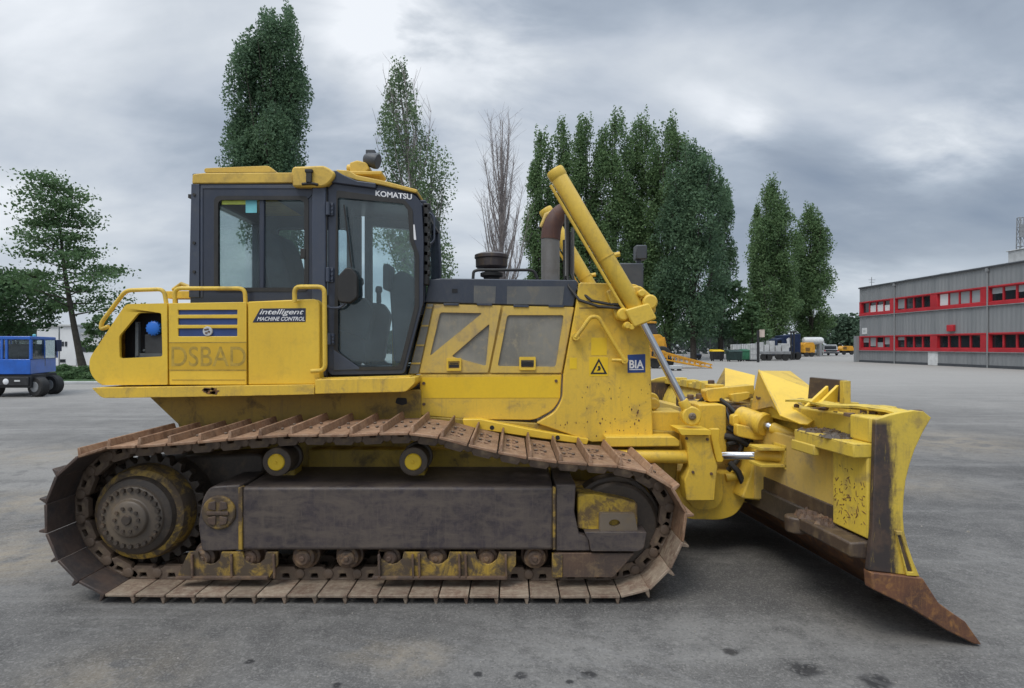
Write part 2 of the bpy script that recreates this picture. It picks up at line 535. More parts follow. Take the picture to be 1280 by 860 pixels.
def mesh_fence_mat():
    m, g, b = mat('fence_mesh')
    co = g.n('ShaderNodeTexCoord').outputs['Object']
    sp = g.n('ShaderNodeSeparateXYZ')
    g.L.new(co, sp.inputs[0])
    a = g.math('FRACT', g.math('MULTIPLY', sp.outputs[0], 8.0))
    c = g.math('FRACT', g.math('MULTIPLY', sp.outputs[2], 5.0))
    w = g.math('MAXIMUM', g.math('LESS_THAN', a, .22), g.math('LESS_THAN', c, .12))
    b.inputs['Base Color'].default_value = (.22, .23, .24, 1)
    b.inputs['Roughness'].default_value = .5
    g.put(b.inputs['Alpha'], w)


mesh_fence_mat()

# ------------------------------------------------------------------ mesh building helpers
def W(px, py, y):
    """world X, Z of a point seen at (px, py) in the 1280 wide photograph, standing at depth y"""
    d = y - CAM_Y
    return ((px - 640) / F * d, CAM_H - (py - 432) / F * d)


def WP(pts, y):
    return [W(a, b, y) for a, b in pts]


def W3(px, py, y):
    x, z = W(px, py, y)
    return Vector((x, y, z))


def rnd_poly(pts, r, seg=4):
    """round the corners of a 2D polygon; r is one radius or one per corner"""
    n = len(pts)
    rs = r if isinstance(r, (list, tuple)) else [r] * n
    out = []
    for i in range(n):
        p0, p, p1 = Vector(pts[i - 1]), Vector(pts[i]), Vector(pts[(i + 1) % n])
        a, c = p0 - p, p1 - p
        q = min(rs[i], a.length * .48, c.length * .48)
        if q < 1e-4:
            out.append(tuple(p))
            continue
        a, c = p + a.normalized() * q, p + c.normalized() * q
        for k in range(seg + 1):
            t = k / seg
            out.append(tuple(a * (1 - t) ** 2 + p * 2 * t * (1 - t) + c * t * t))
    return out


class MB:
    def __init__(s):
        s.v, s.f, s.m = [], [], []
        s.cur = 0
        s.xf = None

    def add(s, verts, faces):
        o = len(s.v)
        if s.xf:
            verts = [s.xf(Vector(q)) for q in verts]
        s.v += [tuple(q) for q in verts]
        s.f += [tuple(i + o for i in f) for f in faces]
        s.m += [s.cur] * len(faces)
        return s

    def box(s, x0, x1, y0, y1, z0, z1):
        v = [(x, y, z) for z in (z0, z1) for y in (y0, y1) for x in (x0, x1)]
        return s.add(v, [(0, 2, 3, 1), (4, 5, 7, 6), (0, 1, 5, 4), (2, 6, 7, 3), (0, 4, 6, 2), (1, 3, 7, 5)])

    def plate(s, outer, holes, y0, y1):
        """prism of an XZ outline (with holes) from depth y0 to y1"""
        loops = [outer] + list(holes)
        pts = [p for l in loops for p in l]
        n = len(pts)
        tri = tessellate_polygon([[Vector((a, c, 0)) for a, c in l] for l in loops]) if holes else [tuple(range(len(outer)))]
        v = [(a, y0, c) for a, c in pts] + [(a, y1, c) for a, c in pts]
        f = [tuple(t) for t in tri] + [tuple(i + n for i in reversed(t)) for t in tri]
        o = 0
        for l in loops:
            k = len(l)
            for i in range(k):
                j = (i + 1) % k
                f.append((o + i, o + j, o + j + n, o + i + n))
            o += k
        return s.add(v, f)

    def loft(s, a, b):
        """solid between two polygons of equal count, given as 3D points"""
        n = len(a)
        f = [tuple(range(n)), tuple(range(2 * n - 1, n - 1, -1))]
        f += [(i, (i + 1) % n, (i + 1) % n + n, i + n) for i in range(n)]
        return s.add(list(a) + list(b), f)

    def tube(s, path, r, n=10, cap=True):
        path = [Vector(p) for p in path]
        rs = r if isinstance(r, (list, tuple)) else [r] * len(path)
        rings = []
        up = None
        for i, p in enumerate(path):
            t = (path[min(i + 1, len(path) - 1)] - path[max(i - 1, 0)]).normalized()
            if up is None:
                up = Vector((0, 0, 1)) if abs(t.z) < .9 else Vector((1, 0, 0))
            a = t.cross(up)
            if a.length < 1e-5:
                a = t.orthogonal()
            a.normalize()
            b = a.cross(t).normalized()
            up = b
            rings.append([p + (a * math.cos(2 * math.pi * k / n) + b * math.sin(2 * math.pi * k / n)) * rs[i] for k in range(n)])
        v = [q for r_ in rings for q in r_]
        f = []
        for i in range(len(path) - 1):
            for k in range(n):
                k2 = (k + 1) % n
                f.append((i * n + k, i * n + k2, (i + 1) * n + k2, (i + 1) * n + k))
        if cap:
            f.append(tuple(range(n - 1, -1, -1)))
            f.append(tuple((len(path) - 1) * n + k for k in range(n)))
        return s.add(v, f)

    def lathe(s, c, axis, prof, n=32):
        """prof: list of (distance along axis, radius)"""
        c = Vector(c)
        ax = Vector(axis).normalized()
        a = ax.orthogonal().normalized()
        b = ax.cross(a)
        v, f = [], []
        for (h, r) in prof:
            for k in range(n):
                t = 2 * math.pi * k / n
                v.append(c + ax * h + (a * math.cos(t) + b * math.sin(t)) * r)
        for i in range(len(prof) - 1):
            for k in range(n):
                k2 = (k + 1) % n
                f.append((i * n + k, i * n + k2, (i + 1) * n + k2, (i + 1) * n + k))
        f.append(tuple(range(n - 1, -1, -1)))
        f.append(tuple((len(prof) - 1) * n + k for k in range(n)))
        return s.add(v, f)

    def build(s, name, mats, parent=None, bevel=0.0, smooth=35, seg=2, off=None):
        me = bpy.data.meshes.new(name)
        me.from_pydata(s.v, [], s.f)
        if isinstance(mats, str):
            mats = [mats]
        for q in mats:
            me.materials.append(MATS[q])
        if len(mats) > 1:
            me.polygons.foreach_set('material_index', s.m)
        import bmesh
        bm = bmesh.new()
        bm.from_mesh(me)
        bmesh.ops.remove_doubles(bm, verts=bm.verts, dist=1e-5)
        bmesh.ops.recalc_face_normals(bm, faces=bm.faces)
        bm.to_mesh(me)
        bm.free()
        if smooth:
            me.shade_smooth()
            me.set_sharp_from_angle(angle=R(smooth))
        o = bpy.data.objects.new(name, me)
        COL.objects.link(o)
        if parent is not None:
            adopt(o, parent)
        if bevel:
            b = o.modifiers.new('bevel', 'BEVEL')
            b.width = bevel
            b.segments = seg
            b.limit_method = 'ANGLE'
            b.angle_limit = R(40)
        return o


def adopt(o, parent):
    o.parent = parent
    w = Vector((0, 0, 0))
    q = parent
    while q is not None:
        w = w + q.location
        q = q.parent
    o.matrix_parent_inverse = Matrix.Translation(-w) if parent.type == 'EMPTY' else Matrix.Identity(4)


def tag(o, label=None, cat=None, group=None, kind=None):
    for k, v in (('label', label), ('category', cat), ('group', group), ('kind', kind)):
        if v:
            o[k] = v
    return o


def thing(name, loc, label, cat, group=None):
    o = bpy.data.objects.new(name, None)
    COL.objects.link(o)
    o.location = loc
    o.empty_display_size = .2
    return tag(o, label, cat, group)


def text_mesh(name, body, matname, parent, px0, px1, py0, py1, y, shear=0.0, bold=0.0, slope=0.0, deep=.003, stretch=True):
    """raised lettering standing on a face at depth y, filling a box of the photograph"""
    cu = bpy.data.curves.new(name, 'FONT')
    cu.body = body
    cu.shear = shear
    cu.offset = bold
    t = bpy.data.objects.new(name, cu)
    COL.objects.link(t)
    dg = bpy.context.evaluated_depsgraph_get()
    me = bpy.data.meshes.new_from_object(t.evaluated_get(dg))
    bpy.data.objects.remove(t)
    co = np.empty(len(me.vertices) * 3)
    me.vertices.foreach_get('co', co)
    co = co.reshape(-1, 3)
    lo, hi = co.min(0), co.max(0)
    (xa, za), (xb, zb) = W(px0, py1, y), W(px1, py0, y)
    u = (co[:, 0] - lo[0]) / (hi[0] - lo[0])
    w = (co[:, 1] - lo[1]) / (hi[1] - lo[1])
    new = np.empty_like(co)
    new[:, 0] = xa + u * (xb - xa)
    new[:, 2] = za + w * (zb - za) + u * (xb - xa) * slope
    new[:, 1] = y - deep
    me.vertices.foreach_set('co', new.ravel())
    me.materials.clear()
    me.materials.append(MATS[matname])
    me.update()
    o = bpy.data.objects.new(name, me)
    COL.objects.link(o)
    adopt(o, parent)
    return o


def arc(cx, cz, r, a0, a1, n):
    return [(cx + r * math.cos(R(a0 + (a1 - a0) * i / n)), cz + r * math.sin(R(a0 + (a1 - a0) * i / n))) for i in range(n + 1)]


# ------------------------------------------------------------------ ground
def make_ground():
    m = MB()
    xs = [-900, -60, -20, 0, 20, 60, 900]
    ys = [-60, -8, 4, 20, 60, 200, 1500]
    v = [(x, y, 0) for y in ys for x in xs]
    nx = len(xs)
    f = [(j * nx + i, j * nx + i + 1, (j + 1) * nx + i + 1, (j + 1) * nx + i) for j in range(len(ys) - 1) for i in range(nx - 1)]
    m.add(v, f)
    tag(m.build('ground', 'asphalt', smooth=0), 'grey dusty asphalt yard with stains', None, None, 'structure')


make_ground()

# ------------------------------------------------------------------ the bulldozer
MID = 1.42                       # depth of its centre line
doz = thing('bulldozer', (-.6, MID, 0), 'large yellow crawler bulldozer with rusty tracks, dark cab and angled front blade on the asphalt', 'bulldozer')


def part(m, name, mats, parent=doz, bevel=.008, **k):
    return m.build(name, mats, parent, bevel, **k)


def mirror(y):
    return 2 * MID - y


# ---- tracks
TRACK_W = .80
loop_px = [(130, 746), (200, 747), (300, 747.5), (400, 747.5), (500, 748), (600, 748), (700, 748.5), (785, 748), (815, 738), (846, 705), (860, 664),
           (860, 640), (838, 603), (797, 583), (752, 580.5), (713, 577.5), (681, 575), (642, 568), (599, 559), (560, 548), (530, 541), (490, 540), (433, 543),
           (358, 542.5), (300, 546.5), (240, 552), (183, 556), (132, 558), (88, 572), (66, 597), (53, 634), (56, 676), (76, 712), (100, 732)]
loop = [Vector(W(a, b, 0)) for a, b in loop_px]


def resample(loop, pitch):
    seg = [(loop[i], loop[(i + 1) % len(loop)]) for i in range(len(loop))]
    tot = sum((b - a).length for a, b in seg)
    n = round(tot / pitch)
    st = tot / n
    out, acc, i = [], 0.0, 0
    for k in range(n):
        d = k * st
        while acc + (seg[i][1] - seg[i][0]).length < d:
            acc += (seg[i][1] - seg[i][0]).length
            i += 1
        a, b = seg[i]
        out.append(a + (b - a) * ((d - acc) / (b - a).length))
    return out, st


spts, PITCH = resample(loop, .2035)
NSH = len(spts)


def shoe_mesh(holes):
    """x along the chain, y 0..-W across, z outward; plate, grouser bar, chain link"""
    m = MB()
    p = PITCH
    hl = []
    if holes:
        for a in (.36, .58):
            for b in (.22, .38):
                x, y = a * p, -b * TRACK_W
                hl.append([(x, y), (x + .030, y), (x + .030, y - .062), (x, y - .062)])
                hl.append([(x, -TRACK_W - y), (x + .030, -TRACK_W - y), (x + .030, -TRACK_W - y + .062), (x, -TRACK_W - y + .062)])
    x0, x1 = .005, p - .005
    outer = [(x0, 0), (x1, 0), (x1, -TRACK_W), (x0, -TRACK_W)]

    def xf(q):                     # plate() works in XZ extruded along Y; turn it into XY extruded along Z
        return Vector((q.x, q.z, q.y))
    m.xf = xf
    m.plate(outer, hl, -.020, 0.0)
    m.xf = None
    # grouser: a tapered bar along one edge, worn at its ends
    h = .056
    a = [(p - .036, -.004, -.002), (p - .005, -.004, -.002), (p - .010, -.012, h * .86), (p - .024, -.012, h * .86)]
    b = [(p - .036, -TRACK_W + .004, -.002), (p - .005, -TRACK_W + .004, -.002), (p - .010, -TRACK_W + .012, h), (p - .024, -TRACK_W + .012, h)]
    m.loft(a, b)
    # chain: two rails, pin bosses, pin, bolts
    m.cur = 1
    for y in (-.285, -.515):
        y0 = y + .028
        prof = [(.012, -.021), (p - .012, -.021), (p - .004, -.045), (p + .034, -.050), (p + .040, -.078), (p + .012, -.092), (p - .030, -.096), (p - .042, -.116), (.042, -.116), (.030, -.096), (-.012, -.092), (-.040, -.078), (-.034, -.050), (.004, -.045)]
        hw = [(p * .36, -.034), (p * .64, -.034), (p * .60, -.066), (p * .40, -.066)]
        m.xf = lambda q: Vector((q.x, q.y, q.z))
        m.plate([(x, z) for x, z in prof], [hw], y0 - .05, y0)
        m.xf = None
        m.lathe((0, y0 + .012, -.066), (0, -1, 0), [(0, .026), (.004, .036), (.075, .036), (.079, .026)], 12)
        for bx in (.35, .68):
            m.lathe((bx * p, y0 - .02, .002), (0, 0, 1), [(0, .015), (.012, .014)], 6)
    m.lathe((0, -.25, -.066), (0, -1, 0), [(0, .028), (.30, .028)], 12)
    return m


def make_track(y_near, label):
    t = bpy.data.objects.new('track', None)
    COL.objects.link(t)
    adopt(t, doz)
    t['label'] = label
    protos = {}
    for i in range(NSH):
        a, b = spts[i], spts[(i + 1) % NSH]
        mid = (a + b) / 2
        d = (b - a).normalized()
        n = Vector((d.y, -d.x))
        holes = (mid.y > .75 and mid.x > -.45)
        if holes not in protos:
            o = shoe_mesh(holes).build('track_shoe', ['shoe_rust', 'link_steel'], None, .004, smooth=30, seg=1)
            protos[holes] = o
        else:
            o = protos[holes].copy()
            COL.objects.link(o)
        X, Zn = Vector((d.x, 0, d.y)), Vector((n.x, 0, n.y))
        Y = Zn.cross(X)
        M = Matrix.Identity(4)
        for r in range(3):
            M[r][0], M[r][1], M[r][2] = X[r], Y[r], Zn[r]
        M.translation = Vector((a.x, y_near, a.y))
        o.parent = t
        o.matrix_parent_inverse = Matrix.Translation(-doz.location)
        o.matrix_basis = Matrix.Translation(doz.location) @ M if False else M
        k = 'shoe_rust'
        if n.x < -.45:
            k = 'shoe_dark'
        elif n.y < -.3:
            k = 'shoe_dusty'
        o.material_slots[0].link = 'OBJECT'
        o.material_slots[0].material = MATS[k]
    return t


def fix_track_parent(t):
    # the track Empty itself sits at the world origin
    t.matrix_parent_inverse = Matrix.Translation(-doz.location)
    for c in t.children:
        c.matrix_parent_inverse = Matrix.Identity(4)


near_track = make_track(0.0, 'near rusty crawler track, tan dusty shoes below and dark shoes at the rear')
fix_track_parent(near_track)
far_track = make_track(mirror(TRACK_W), 'far crawler track, mostly hidden behind the near one')
fix_track_parent(far_track)


def undercarriage(side):
    """sprocket, idler, rollers, frame of one side; side() maps near depths to this side"""
    Y = side

    def lat(m, c, prof, n):
        s = 1 if Y(1) > Y(0) else -1
        m.lathe((c[0], Y(c[1]), c[2]), (0, s, 0), prof, n)
    # sprocket
    cx, cz = W(187, 637, .36)
    m = MB()
    ro, ri, nt = .405, .355, 25
    pts = []
    for k in range(nt):
        for da, r in ((-.38, ri), (-.17, ro), (.17, ro), (.38, ri)):
            a = 2 * math.pi * (k + da) / nt
            pts.append((cx + r * math.cos(a), cz + r * math.sin(a)))
    m.plate(pts, [], Y(.37), Y(.44))
    m.cur = 1
    lat(m, (cx, .22, cz), [(.0, .285), (.02, .32), (.06, .335), (.15, .345)], 48)
    m.cur = 0
    lat(m, (cx, .17, cz), [(0, .235), (.015, .265), (.06, .285)], 48)
    lat(m, (cx, .45, cz), [(0, .34), (.04, .36), (.38, .36)], 40)
    sp = part(m, 'sprocket', ['greasy_steel', 'ring_dirty'], bevel=.005)
    m = MB()
    lat(m, (cx, .10, cz), [(0, .10), (.012, .125), (.04, .135), (.05, .215), (.075, .225), (.14, .23)], 40)
    part(m, 'hub', 'hub_steel', sp, bevel=.006)
    m = MB()
    for k in range(24):
        a = 2 * math.pi * k / 24
        lat(m, (cx + .198 * math.cos(a), .128, cz + .198 * math.sin(a)), [(0, .016), (.025, .017)], 6)
    for k in range(10):
        a = 2 * math.pi * k / 10
        lat(m, (cx + .082 * math.cos(a), .088, cz + .082 * math.sin(a)), [(0, .013), (.02, .013)], 6)
    part(m, 'hub_bolts', 'greasy_steel', sp, bevel=0)
    m = MB()
    lat(m, (cx, .086, cz), [(0, .03), (.02, .04)], 16)
    part(m, 'hub_plug', 'greasy_steel', sp, bevel=0)
    # idler wheel
    ix, iz = W(767, 651, .38)
    m = MB()
    lat(m, (ix, .27, iz), [(0, .20), (.0, .285), (.02, .305), (.06, .31), (.065, .335), (.20, .335), (.205, .31), (.26, .305), (.27, .2)], 56)
    part(m, 'idler_wheel', 'greasy_steel', bevel=.004)
    # carrier rollers, one with a yellow hub cap
    for (px, py) in ((349, 576), (518, 575.5)):
        x, z = W(px, py, .27)
        m = MB()
        lat(m, (x, .22, z), [(0, .085), (.006, .102), (.05, .105), (.055, .092), (.20, .092), (.205, .11), (.24, .11)], 28)
        cr = part(m, 'carrier_roller', 'greasy_steel', bevel=.003)
        m = MB()
        lat(m, (x, .205, z), [(0, .052), (.006, .060), (.03, .062)], 24)
        lat(m, (x, .199, z), [(0, .010), (.01, .012)], 8)
        part(m, 'hub_cap', 'yellow_bright', cr, bevel=.003)
        m = MB()
        m.box(x - .05, x + .05, Y(.44), Y(.60), .72, z + .04)
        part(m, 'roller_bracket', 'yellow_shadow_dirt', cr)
    # bottom rollers
    for px in (262, 318, 384, 438, 490, 547, 609, 668):
        x, z = W(px, 692, .26)
        m = MB()
        lat(m, (x, .17, z), [(0, .055), (.012, .078), (.07, .082), (.075, .098), (.12, .098), (.13, .085), (.29, .085), (.30, .098), (.34, .098), (.36, .06)], 28)
        lat(m, (x, .150, z), [(0, .040), (.012, .056), (.025, .058)], 20)
        lat(m, (x, .142, z), [(0, .018), (.012, .022)], 10)
        part(m, 'track_roller', 'roller_rust', bevel=.003)
    # the track frame: long dark box with a sloping top edge
    fy = .12
    x0, zt = W(302, 609, fy)
    x1, zb = W(692, 688, fy)
    m = MB()
    xe = W(716, 0, fy)[0]
    xs = W(249, 0, fy)[0]
    m.loft([(x0, Y(fy), zb), (x1, Y(fy), zb), (x1, Y(fy), zt), (x0, Y(fy), zt)],
           [(x0, Y(.72), zb), (x1, Y(.72), zb), (x1, Y(.72), zt + .025), (x0, Y(.72), zt + .025)])
    fr = part(m, 'track_frame', 'frame_steel', bevel=.022, seg=3)
    # end sections, set a few mm back so a joint shows
    m = MB()
    a = rnd_poly(WP([(300, 688), (252, 690), (247, 655), (253, 622), (262, 608), (300, 606)], fy + .012), [0, .03, .05, .05, .05, 0])
    m.plate(a, [], Y(fy + .012), Y(.70))
    part(m, 'frame_rear_section', 'frame_steel', fr, bevel=.012)
    m = MB()
    lat(m, (W(273, 641, fy)[0], fy - .006, W(273, 641, fy)[1]), [(0, .108), (.008, .118), (.03, .120)], 32)
    rp = part(m, 'round_plate', 'ring_dirty', fr, bevel=.003)
    m = MB()
    c = Vector(W(273, 641, fy))
    for s in (-1, 1):
        for q in (-1, 1):
            m.plate(rnd_poly([(c.x + s * .012, c.y + q * .018), (c.x + s * .07, c.y + q * .03), (c.x + s * .062, c.y + q * .075), (c.x + s * .015, c.y + q * .085)], .01), [], Y(fy - .016), Y(fy))
    m.box(c.x - .075, c.x + .075, Y(fy - .018), Y(fy), c.y - .012, c.y + .012)
    m.build('plate_ribs', 'dark_rust', None, .004) if False else part(m, 'plate_ribs', 'dark_rust', fr, bevel=.004)
    m = MB()
    xa, xb = W(300.5, 0, fy)[0], W(302, 0, fy)[0]
    m.box(xa - .012, xa + .016, Y(fy - .008), Y(fy + .05), zb + .005, zt)
    m.box(W(691, 0, fy)[0], W(694.5, 0, fy)[0], Y(fy - .010), Y(fy + .05), zb + .005, zt)
    part(m, 'weld_strip', 'ring_dirty', fr, bevel=.004)
    m = MB()
    m.plate(rnd_poly(WP([(695, 689), (695, 606), (720, 606), (718, 640), (724, 668), (736, 672), (738, 689)], fy), .01), [], Y(fy + .004), Y(.70))
    part(m, 'frame_front_section', 'frame_steel', fr, bevel=.008)
    # yellow idler yoke with its dark adjuster block
    m = MB()
    m.plate(rnd_poly(WP([(722, 618), (745, 618), (778, 624), (797, 630), (797, 664), (748, 664), (722, 661)], .17), .012), [], Y(.17), Y(.62))
    yk = part(m, 'idler_yoke', 'yellow_ring', bevel=.012)
    m = MB()
    hole = arc(*W(768, 653.5, .14), .026, 0, 360, 15)[:-1]
    m.plate(rnd_poly(WP([(749, 641), (793, 641), (797, 663), (749, 666)], .14), .012), [[(W(768, 0, .14)[0] + (a - W(768, 0, .14)[0]) * 1.5, b) for a, b in hole]], Y(.13), Y(.17))
    part(m, 'adjuster_block', 'hub_steel', yk, bevel=.006)
    m = MB()
    m.plate(rnd_poly(WP([(730, 664), (808, 664), (804, 684), (797, 688), (738, 688), (736, 675)], .12), .012), [], Y(.10), Y(.60))
    part(m, 'lower_bar', 'frame_steel', yk, bevel=.008)
    # roller guards
    gy = .13
    for gi, (x0p, x1p) in enumerate(((222, 347), (466, 645))):
        m = MB()
        edge_ = [(x0p + 14, 690)]
        for rx in (262, 318, 384, 438, 490, 547, 609, 668):
            if x0p + 22 < rx < x1p - 14:
                edge_ += [(rx - 15, 690), (rx - 12.5, 699), (rx - 6, 704.5), (rx, 706), (rx + 6, 704.5), (rx + 12.5, 699), (rx + 15, 690)]
        m.plate(WP(edge_ + [(x1p, 690), (x1p, 706), (x1p - 11, 723), (x0p, 722), (x0p + 2, 714)], gy), [], Y(gy), Y(gy + .02))
        g_ = part(m, 'roller_guard', 'ring_dirty', bevel=.003)
        m = MB()
        for px in ((290, 343, 241) if gi == 0 else (474, 516, 524, 574, 582, 632)):
            x, zt_ = W(px, 692, gy)
            m.plate([(x - .008, zt_), (x + .008, zt_), (x + .014, W(0, 722, gy)[1]), (x - .002, W(0, 722, gy)[1])], [], Y(gy - .022), Y(gy))
        m.box(W(x0p, 0, gy)[0], W(x1p - 11, 0, gy)[0], Y(gy - .022), Y(gy + .04), W(0, 723.5, gy)[1], W(0, 719.5, gy)[1])
        part(m, 'guard_ribs', 'dark_rust', g_, bevel=.004)
    m = MB()
    m.plate(rnd_poly(WP([(693, 691), (793, 691), (766, 721), (693, 721)], gy), .01), [], Y(gy - .01), Y(gy + .03))
    part(m, 'idler_guard', 'dark_rust', bevel=.006)
    m = MB()
    m.box(W(690, 0, gy)[0], W(703, 0, gy)[0], Y(gy - .02), Y(gy + .03), W(0, 721, gy)[1], W(0, 692, gy)[1])
    part(m, 'guard_end', 'ring_dirty', bevel=.006)
    # inner rail guards
    m = MB()
    m.box(W(230, 0, .62)[0], W(760, 0, .62)[0], Y(.60), Y(.63), .19, .45)
    part(m, 'inner_guard', 'greasy_steel')


undercarriage(lambda y: y)
undercarriage(mirror)
for fn in (lambda y: y, mirror):
    m = MB()
    m.plate(rnd_poly(WP([(150, 575), (330, 566), (330, 600), (262, 640), (250, 690), (170, 690)], .6), .08), [], fn(.60), fn(.84))
    part(m, 'final_drive_case', 'greasy_steel', bevel=.02)

# ---- main body between the tracks
BY = .86


def solid(pts, y0, y1, name, mats, parent=doz, bevel=.01, r=0.0, at=None, **k):
    m = MB()
    q = WP(pts, y0 if at is None else at)
    m.plate(rnd_poly(q, r) if r else q, [], y0, y1)
    return part(m, name, mats, parent, bevel, **k)


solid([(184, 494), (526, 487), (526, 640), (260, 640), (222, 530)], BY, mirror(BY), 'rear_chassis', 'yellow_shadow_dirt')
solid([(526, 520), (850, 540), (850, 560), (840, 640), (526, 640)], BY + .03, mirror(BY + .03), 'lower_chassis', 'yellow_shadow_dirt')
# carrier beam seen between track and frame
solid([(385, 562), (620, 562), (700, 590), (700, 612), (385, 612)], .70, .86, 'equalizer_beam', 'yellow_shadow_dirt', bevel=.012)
# fender rail above the front of the track
m = MB()
m.plate(WP([(578, 524), (600, 524), (660, 536), (736, 549), (734, 556), (660, 546), (580, 534)], .80), [], .80, .90)
fr_ = part(m, 'fender_rail', 'yellow_clean', bevel=.006)
m = MB()
for (px, py) in ((615, 534.5), (697, 547)):
    x, z = W(px, py, .80)
    m.lathe((x, .797, z), (0, 1, 0), [(0, .018), (.02, .018)], 16)
part(m, 'rail_hole', 'black_void', fr_, bevel=0)

# ---- rear fender boxes with ledge
FY = .68
side = thing  # (kept short below)
m = MB()
out = rnd_poly(WP([(158, 380), (208.7, 379), (209.5, 481), (125, 481.5), (112.5, 467), (111, 449), (153, 386)], FY), [.03, .01, .01, .05, .05, .05, .03])
win = rnd_poly(WP([(173, 391), (201.5, 391), (203, 445.5), (149.5, 448), (149, 420)], FY), .02)
m.plate(out, [win], FY, FY + .025)
m.plate(rnd_poly(WP([(158, 380), (208.7, 379), (209.5, 481), (125, 481.5), (112.5, 467), (111, 449), (153, 386)], FY), [.03, .01, .01, .05, .05, .05, .03]), [], FY + .30, FY + .33)
rp = part(m, 'rear_panel', 'yellow_clean', bevel=.006)
m = MB()
for a, b in (((158, 380), (208.7, 379)), ((125, 481.5), (209.5, 481)), ((111, 449), (153, 386)), ((125, 481.5), (112.5, 467)), ((112.5, 467), (111, 449)), ((153, 386), (158, 380))):
    (xa, za), (xb, zb) = W(*a, FY), W(*b, FY)
    m.loft([(xa, FY + .02, za), (xb, FY + .02, zb), (xb, FY + .02, zb - .012 if za > 1.6 else zb + .012), (xa, FY + .02, za - .012 if za > 1.6 else za + .012)],
           [(xa, FY + .31, za), (xb, FY + .31, zb), (xb, FY + .31, zb - .012 if za > 1.6 else zb + .012), (xa, FY + .31, za - .012 if za > 1.6 else za + .012)])
part(m, 'panel_shell', 'yellow_clean', rp, bevel=0)
m = MB()
m.plate(WP([(140, 385), (207, 385), (207, 452), (140, 452)], FY), [], FY + .16, FY + .18)
m.cur = 1
x, z = W(166, 410, FY)
m.box(x - .012, x + .012, FY + .05, FY + .08, z - .22, z + .05)
m.box(x - .02, x + .25, FY + .06, FY + .16, z - .24, z - .20)
m.tube([(x + .03, FY + .09, z - .18), (x + .2, FY + .09, z - .16)], .012)
part(m, 'filler_recess', ['black_void', 'interior_grey'], rp, bevel=0)
m = MB()
x, z = W(188, 427, FY)
m.box(x - .085, x + .10, FY + .06, FY + .15, z - .10, z + .06)
part(m, 'tank_unit', 'interior_dark', rp, bevel=.01)
m = MB()
x, z = W(187.5, 410, FY)
m.lathe((x, FY + .03, z), (0, 1, 0), [(0, .042), (.006, .052), (.03, .056), (.05, .056), (.052, .045), (.10, .04)], 24)
for k in range(14):
    a = k * math.pi / 7
    m.lathe((x + .053 * math.cos(a), FY + .04, z + .053 * math.sin(a)), (0, 1, 0), [(0, .007), (.03, .007)], 8)
part(m, 'filler_cap', 'cap_blue', rp, bevel=0)
# middle panel with three louvre slots
m = MB()
slots = [[(222.5, 387.5), (296.5, 387.2), (296.5, 393.2), (222.5, 393.5)], [(222.5, 398), (296.5, 397.8), (296.5, 406), (222.5, 406.2)], [(222.5, 410.5), (296.5, 410.3), (296.5, 420.3), (222.5, 420.5)]]
m.plate(WP([(210.5, 379), (307.8, 377.5), (308.2, 481), (211.5, 481)], FY), [WP(s, FY) for s in slots], FY, FY + .02)
mp = part(m, 'louvre_panel', 'yellow_clean', bevel=.004)
m = MB()
m.plate(WP([(210.5, 379), (307.8, 377.5), (308.2, 481), (211.5, 481)], FY), [], FY + .03, FY + .34)
part(m, 'panel_shell', 'yellow_clean', mp, bevel=.004)
m = MB()
m.plate(WP([(220, 385), (299, 385), (299, 423), (220, 423)], FY), [], FY + .012, FY + .029)
part(m, 'louvre_slot', 'decal_blue', mp, bevel=0)
m = MB()
x, z = W(259.5, 414, FY)
m.lathe((x, FY - .004, z), (0, 1, 0), [(0, .036), (.003, .038), (.015, .038)], 28)
em = part(m, 'emblem', 'light_grey', mp, bevel=0)
m = MB()
for k, (a, b) in enumerate(((-.016, .012), (.002, .016), (.012, -.004), (-.008, -.014))):
    m.box(x + a - .008, x + a + .009, FY - .007, FY - .003, z + b - .006, z + b + .006)
part(m, 'emblem_mark', 'dark_rust', em, bevel=0)
m = MB()
m.plate(WP([(211.5, 429), (308, 428.6), (308, 462), (211.5, 462)], FY), [], FY - .0015, FY + .004)
part(m, 'faded_band', 'ghost_band', mp, bevel=0)
m = MB()
m.plate(WP([(211.5, 427.6), (308, 427.2), (308, 428.4), (211.5, 428.8)], FY), [], FY - .0025, FY + .004)
m.plate(WP([(211.5, 462.2), (308, 462.2), (308, 463.2), (211.5, 463.2)], FY), [], FY - .0025, FY + .004)
m.plate(WP([(215, 474.4), (306, 474.4), (306, 475.2), (215, 475.2)], FY), [], FY - .0025, FY + .004)
part(m, 'faded_line', 'ghost_letter', mp, bevel=0)
text_mesh('faded_lettering', 'DSBAD', 'ghost_letter', mp, 214.5, 307.5, 433, 458, FY, bold=.006, deep=.0022)
# front panel with the control decal
m = MB()
m.plate(rnd_poly(WP([(309.8, 377), (394, 373.5), (399.5, 379), (399.8, 480.5), (310.2, 481)], FY), [0, .03, .04, .01, 0]), [], FY, FY + .36)
fp = part(m, 'side_panel', 'yellow_clean', bevel=.008)
m = MB()
m.plate(WP([(315.8, 403), (325.5, 385.6), (382.3, 385.2), (382, 402.3)], FY), [], FY - .002, FY + .003)
dc = part(m, 'decal', 'decal_navy', fp, bevel=0)
text_mesh('decal_lettering', 'intelligent', 'decal_white', dc, 324.5, 380, 386.5, 395, FY - .002, shear=.35, bold=.012)
text_mesh('decal_lettering', 'MACHINE CONTROL', 'decal_white', dc, 321.5, 381, 396, 401, FY - .002, shear=.35, bold=.02)
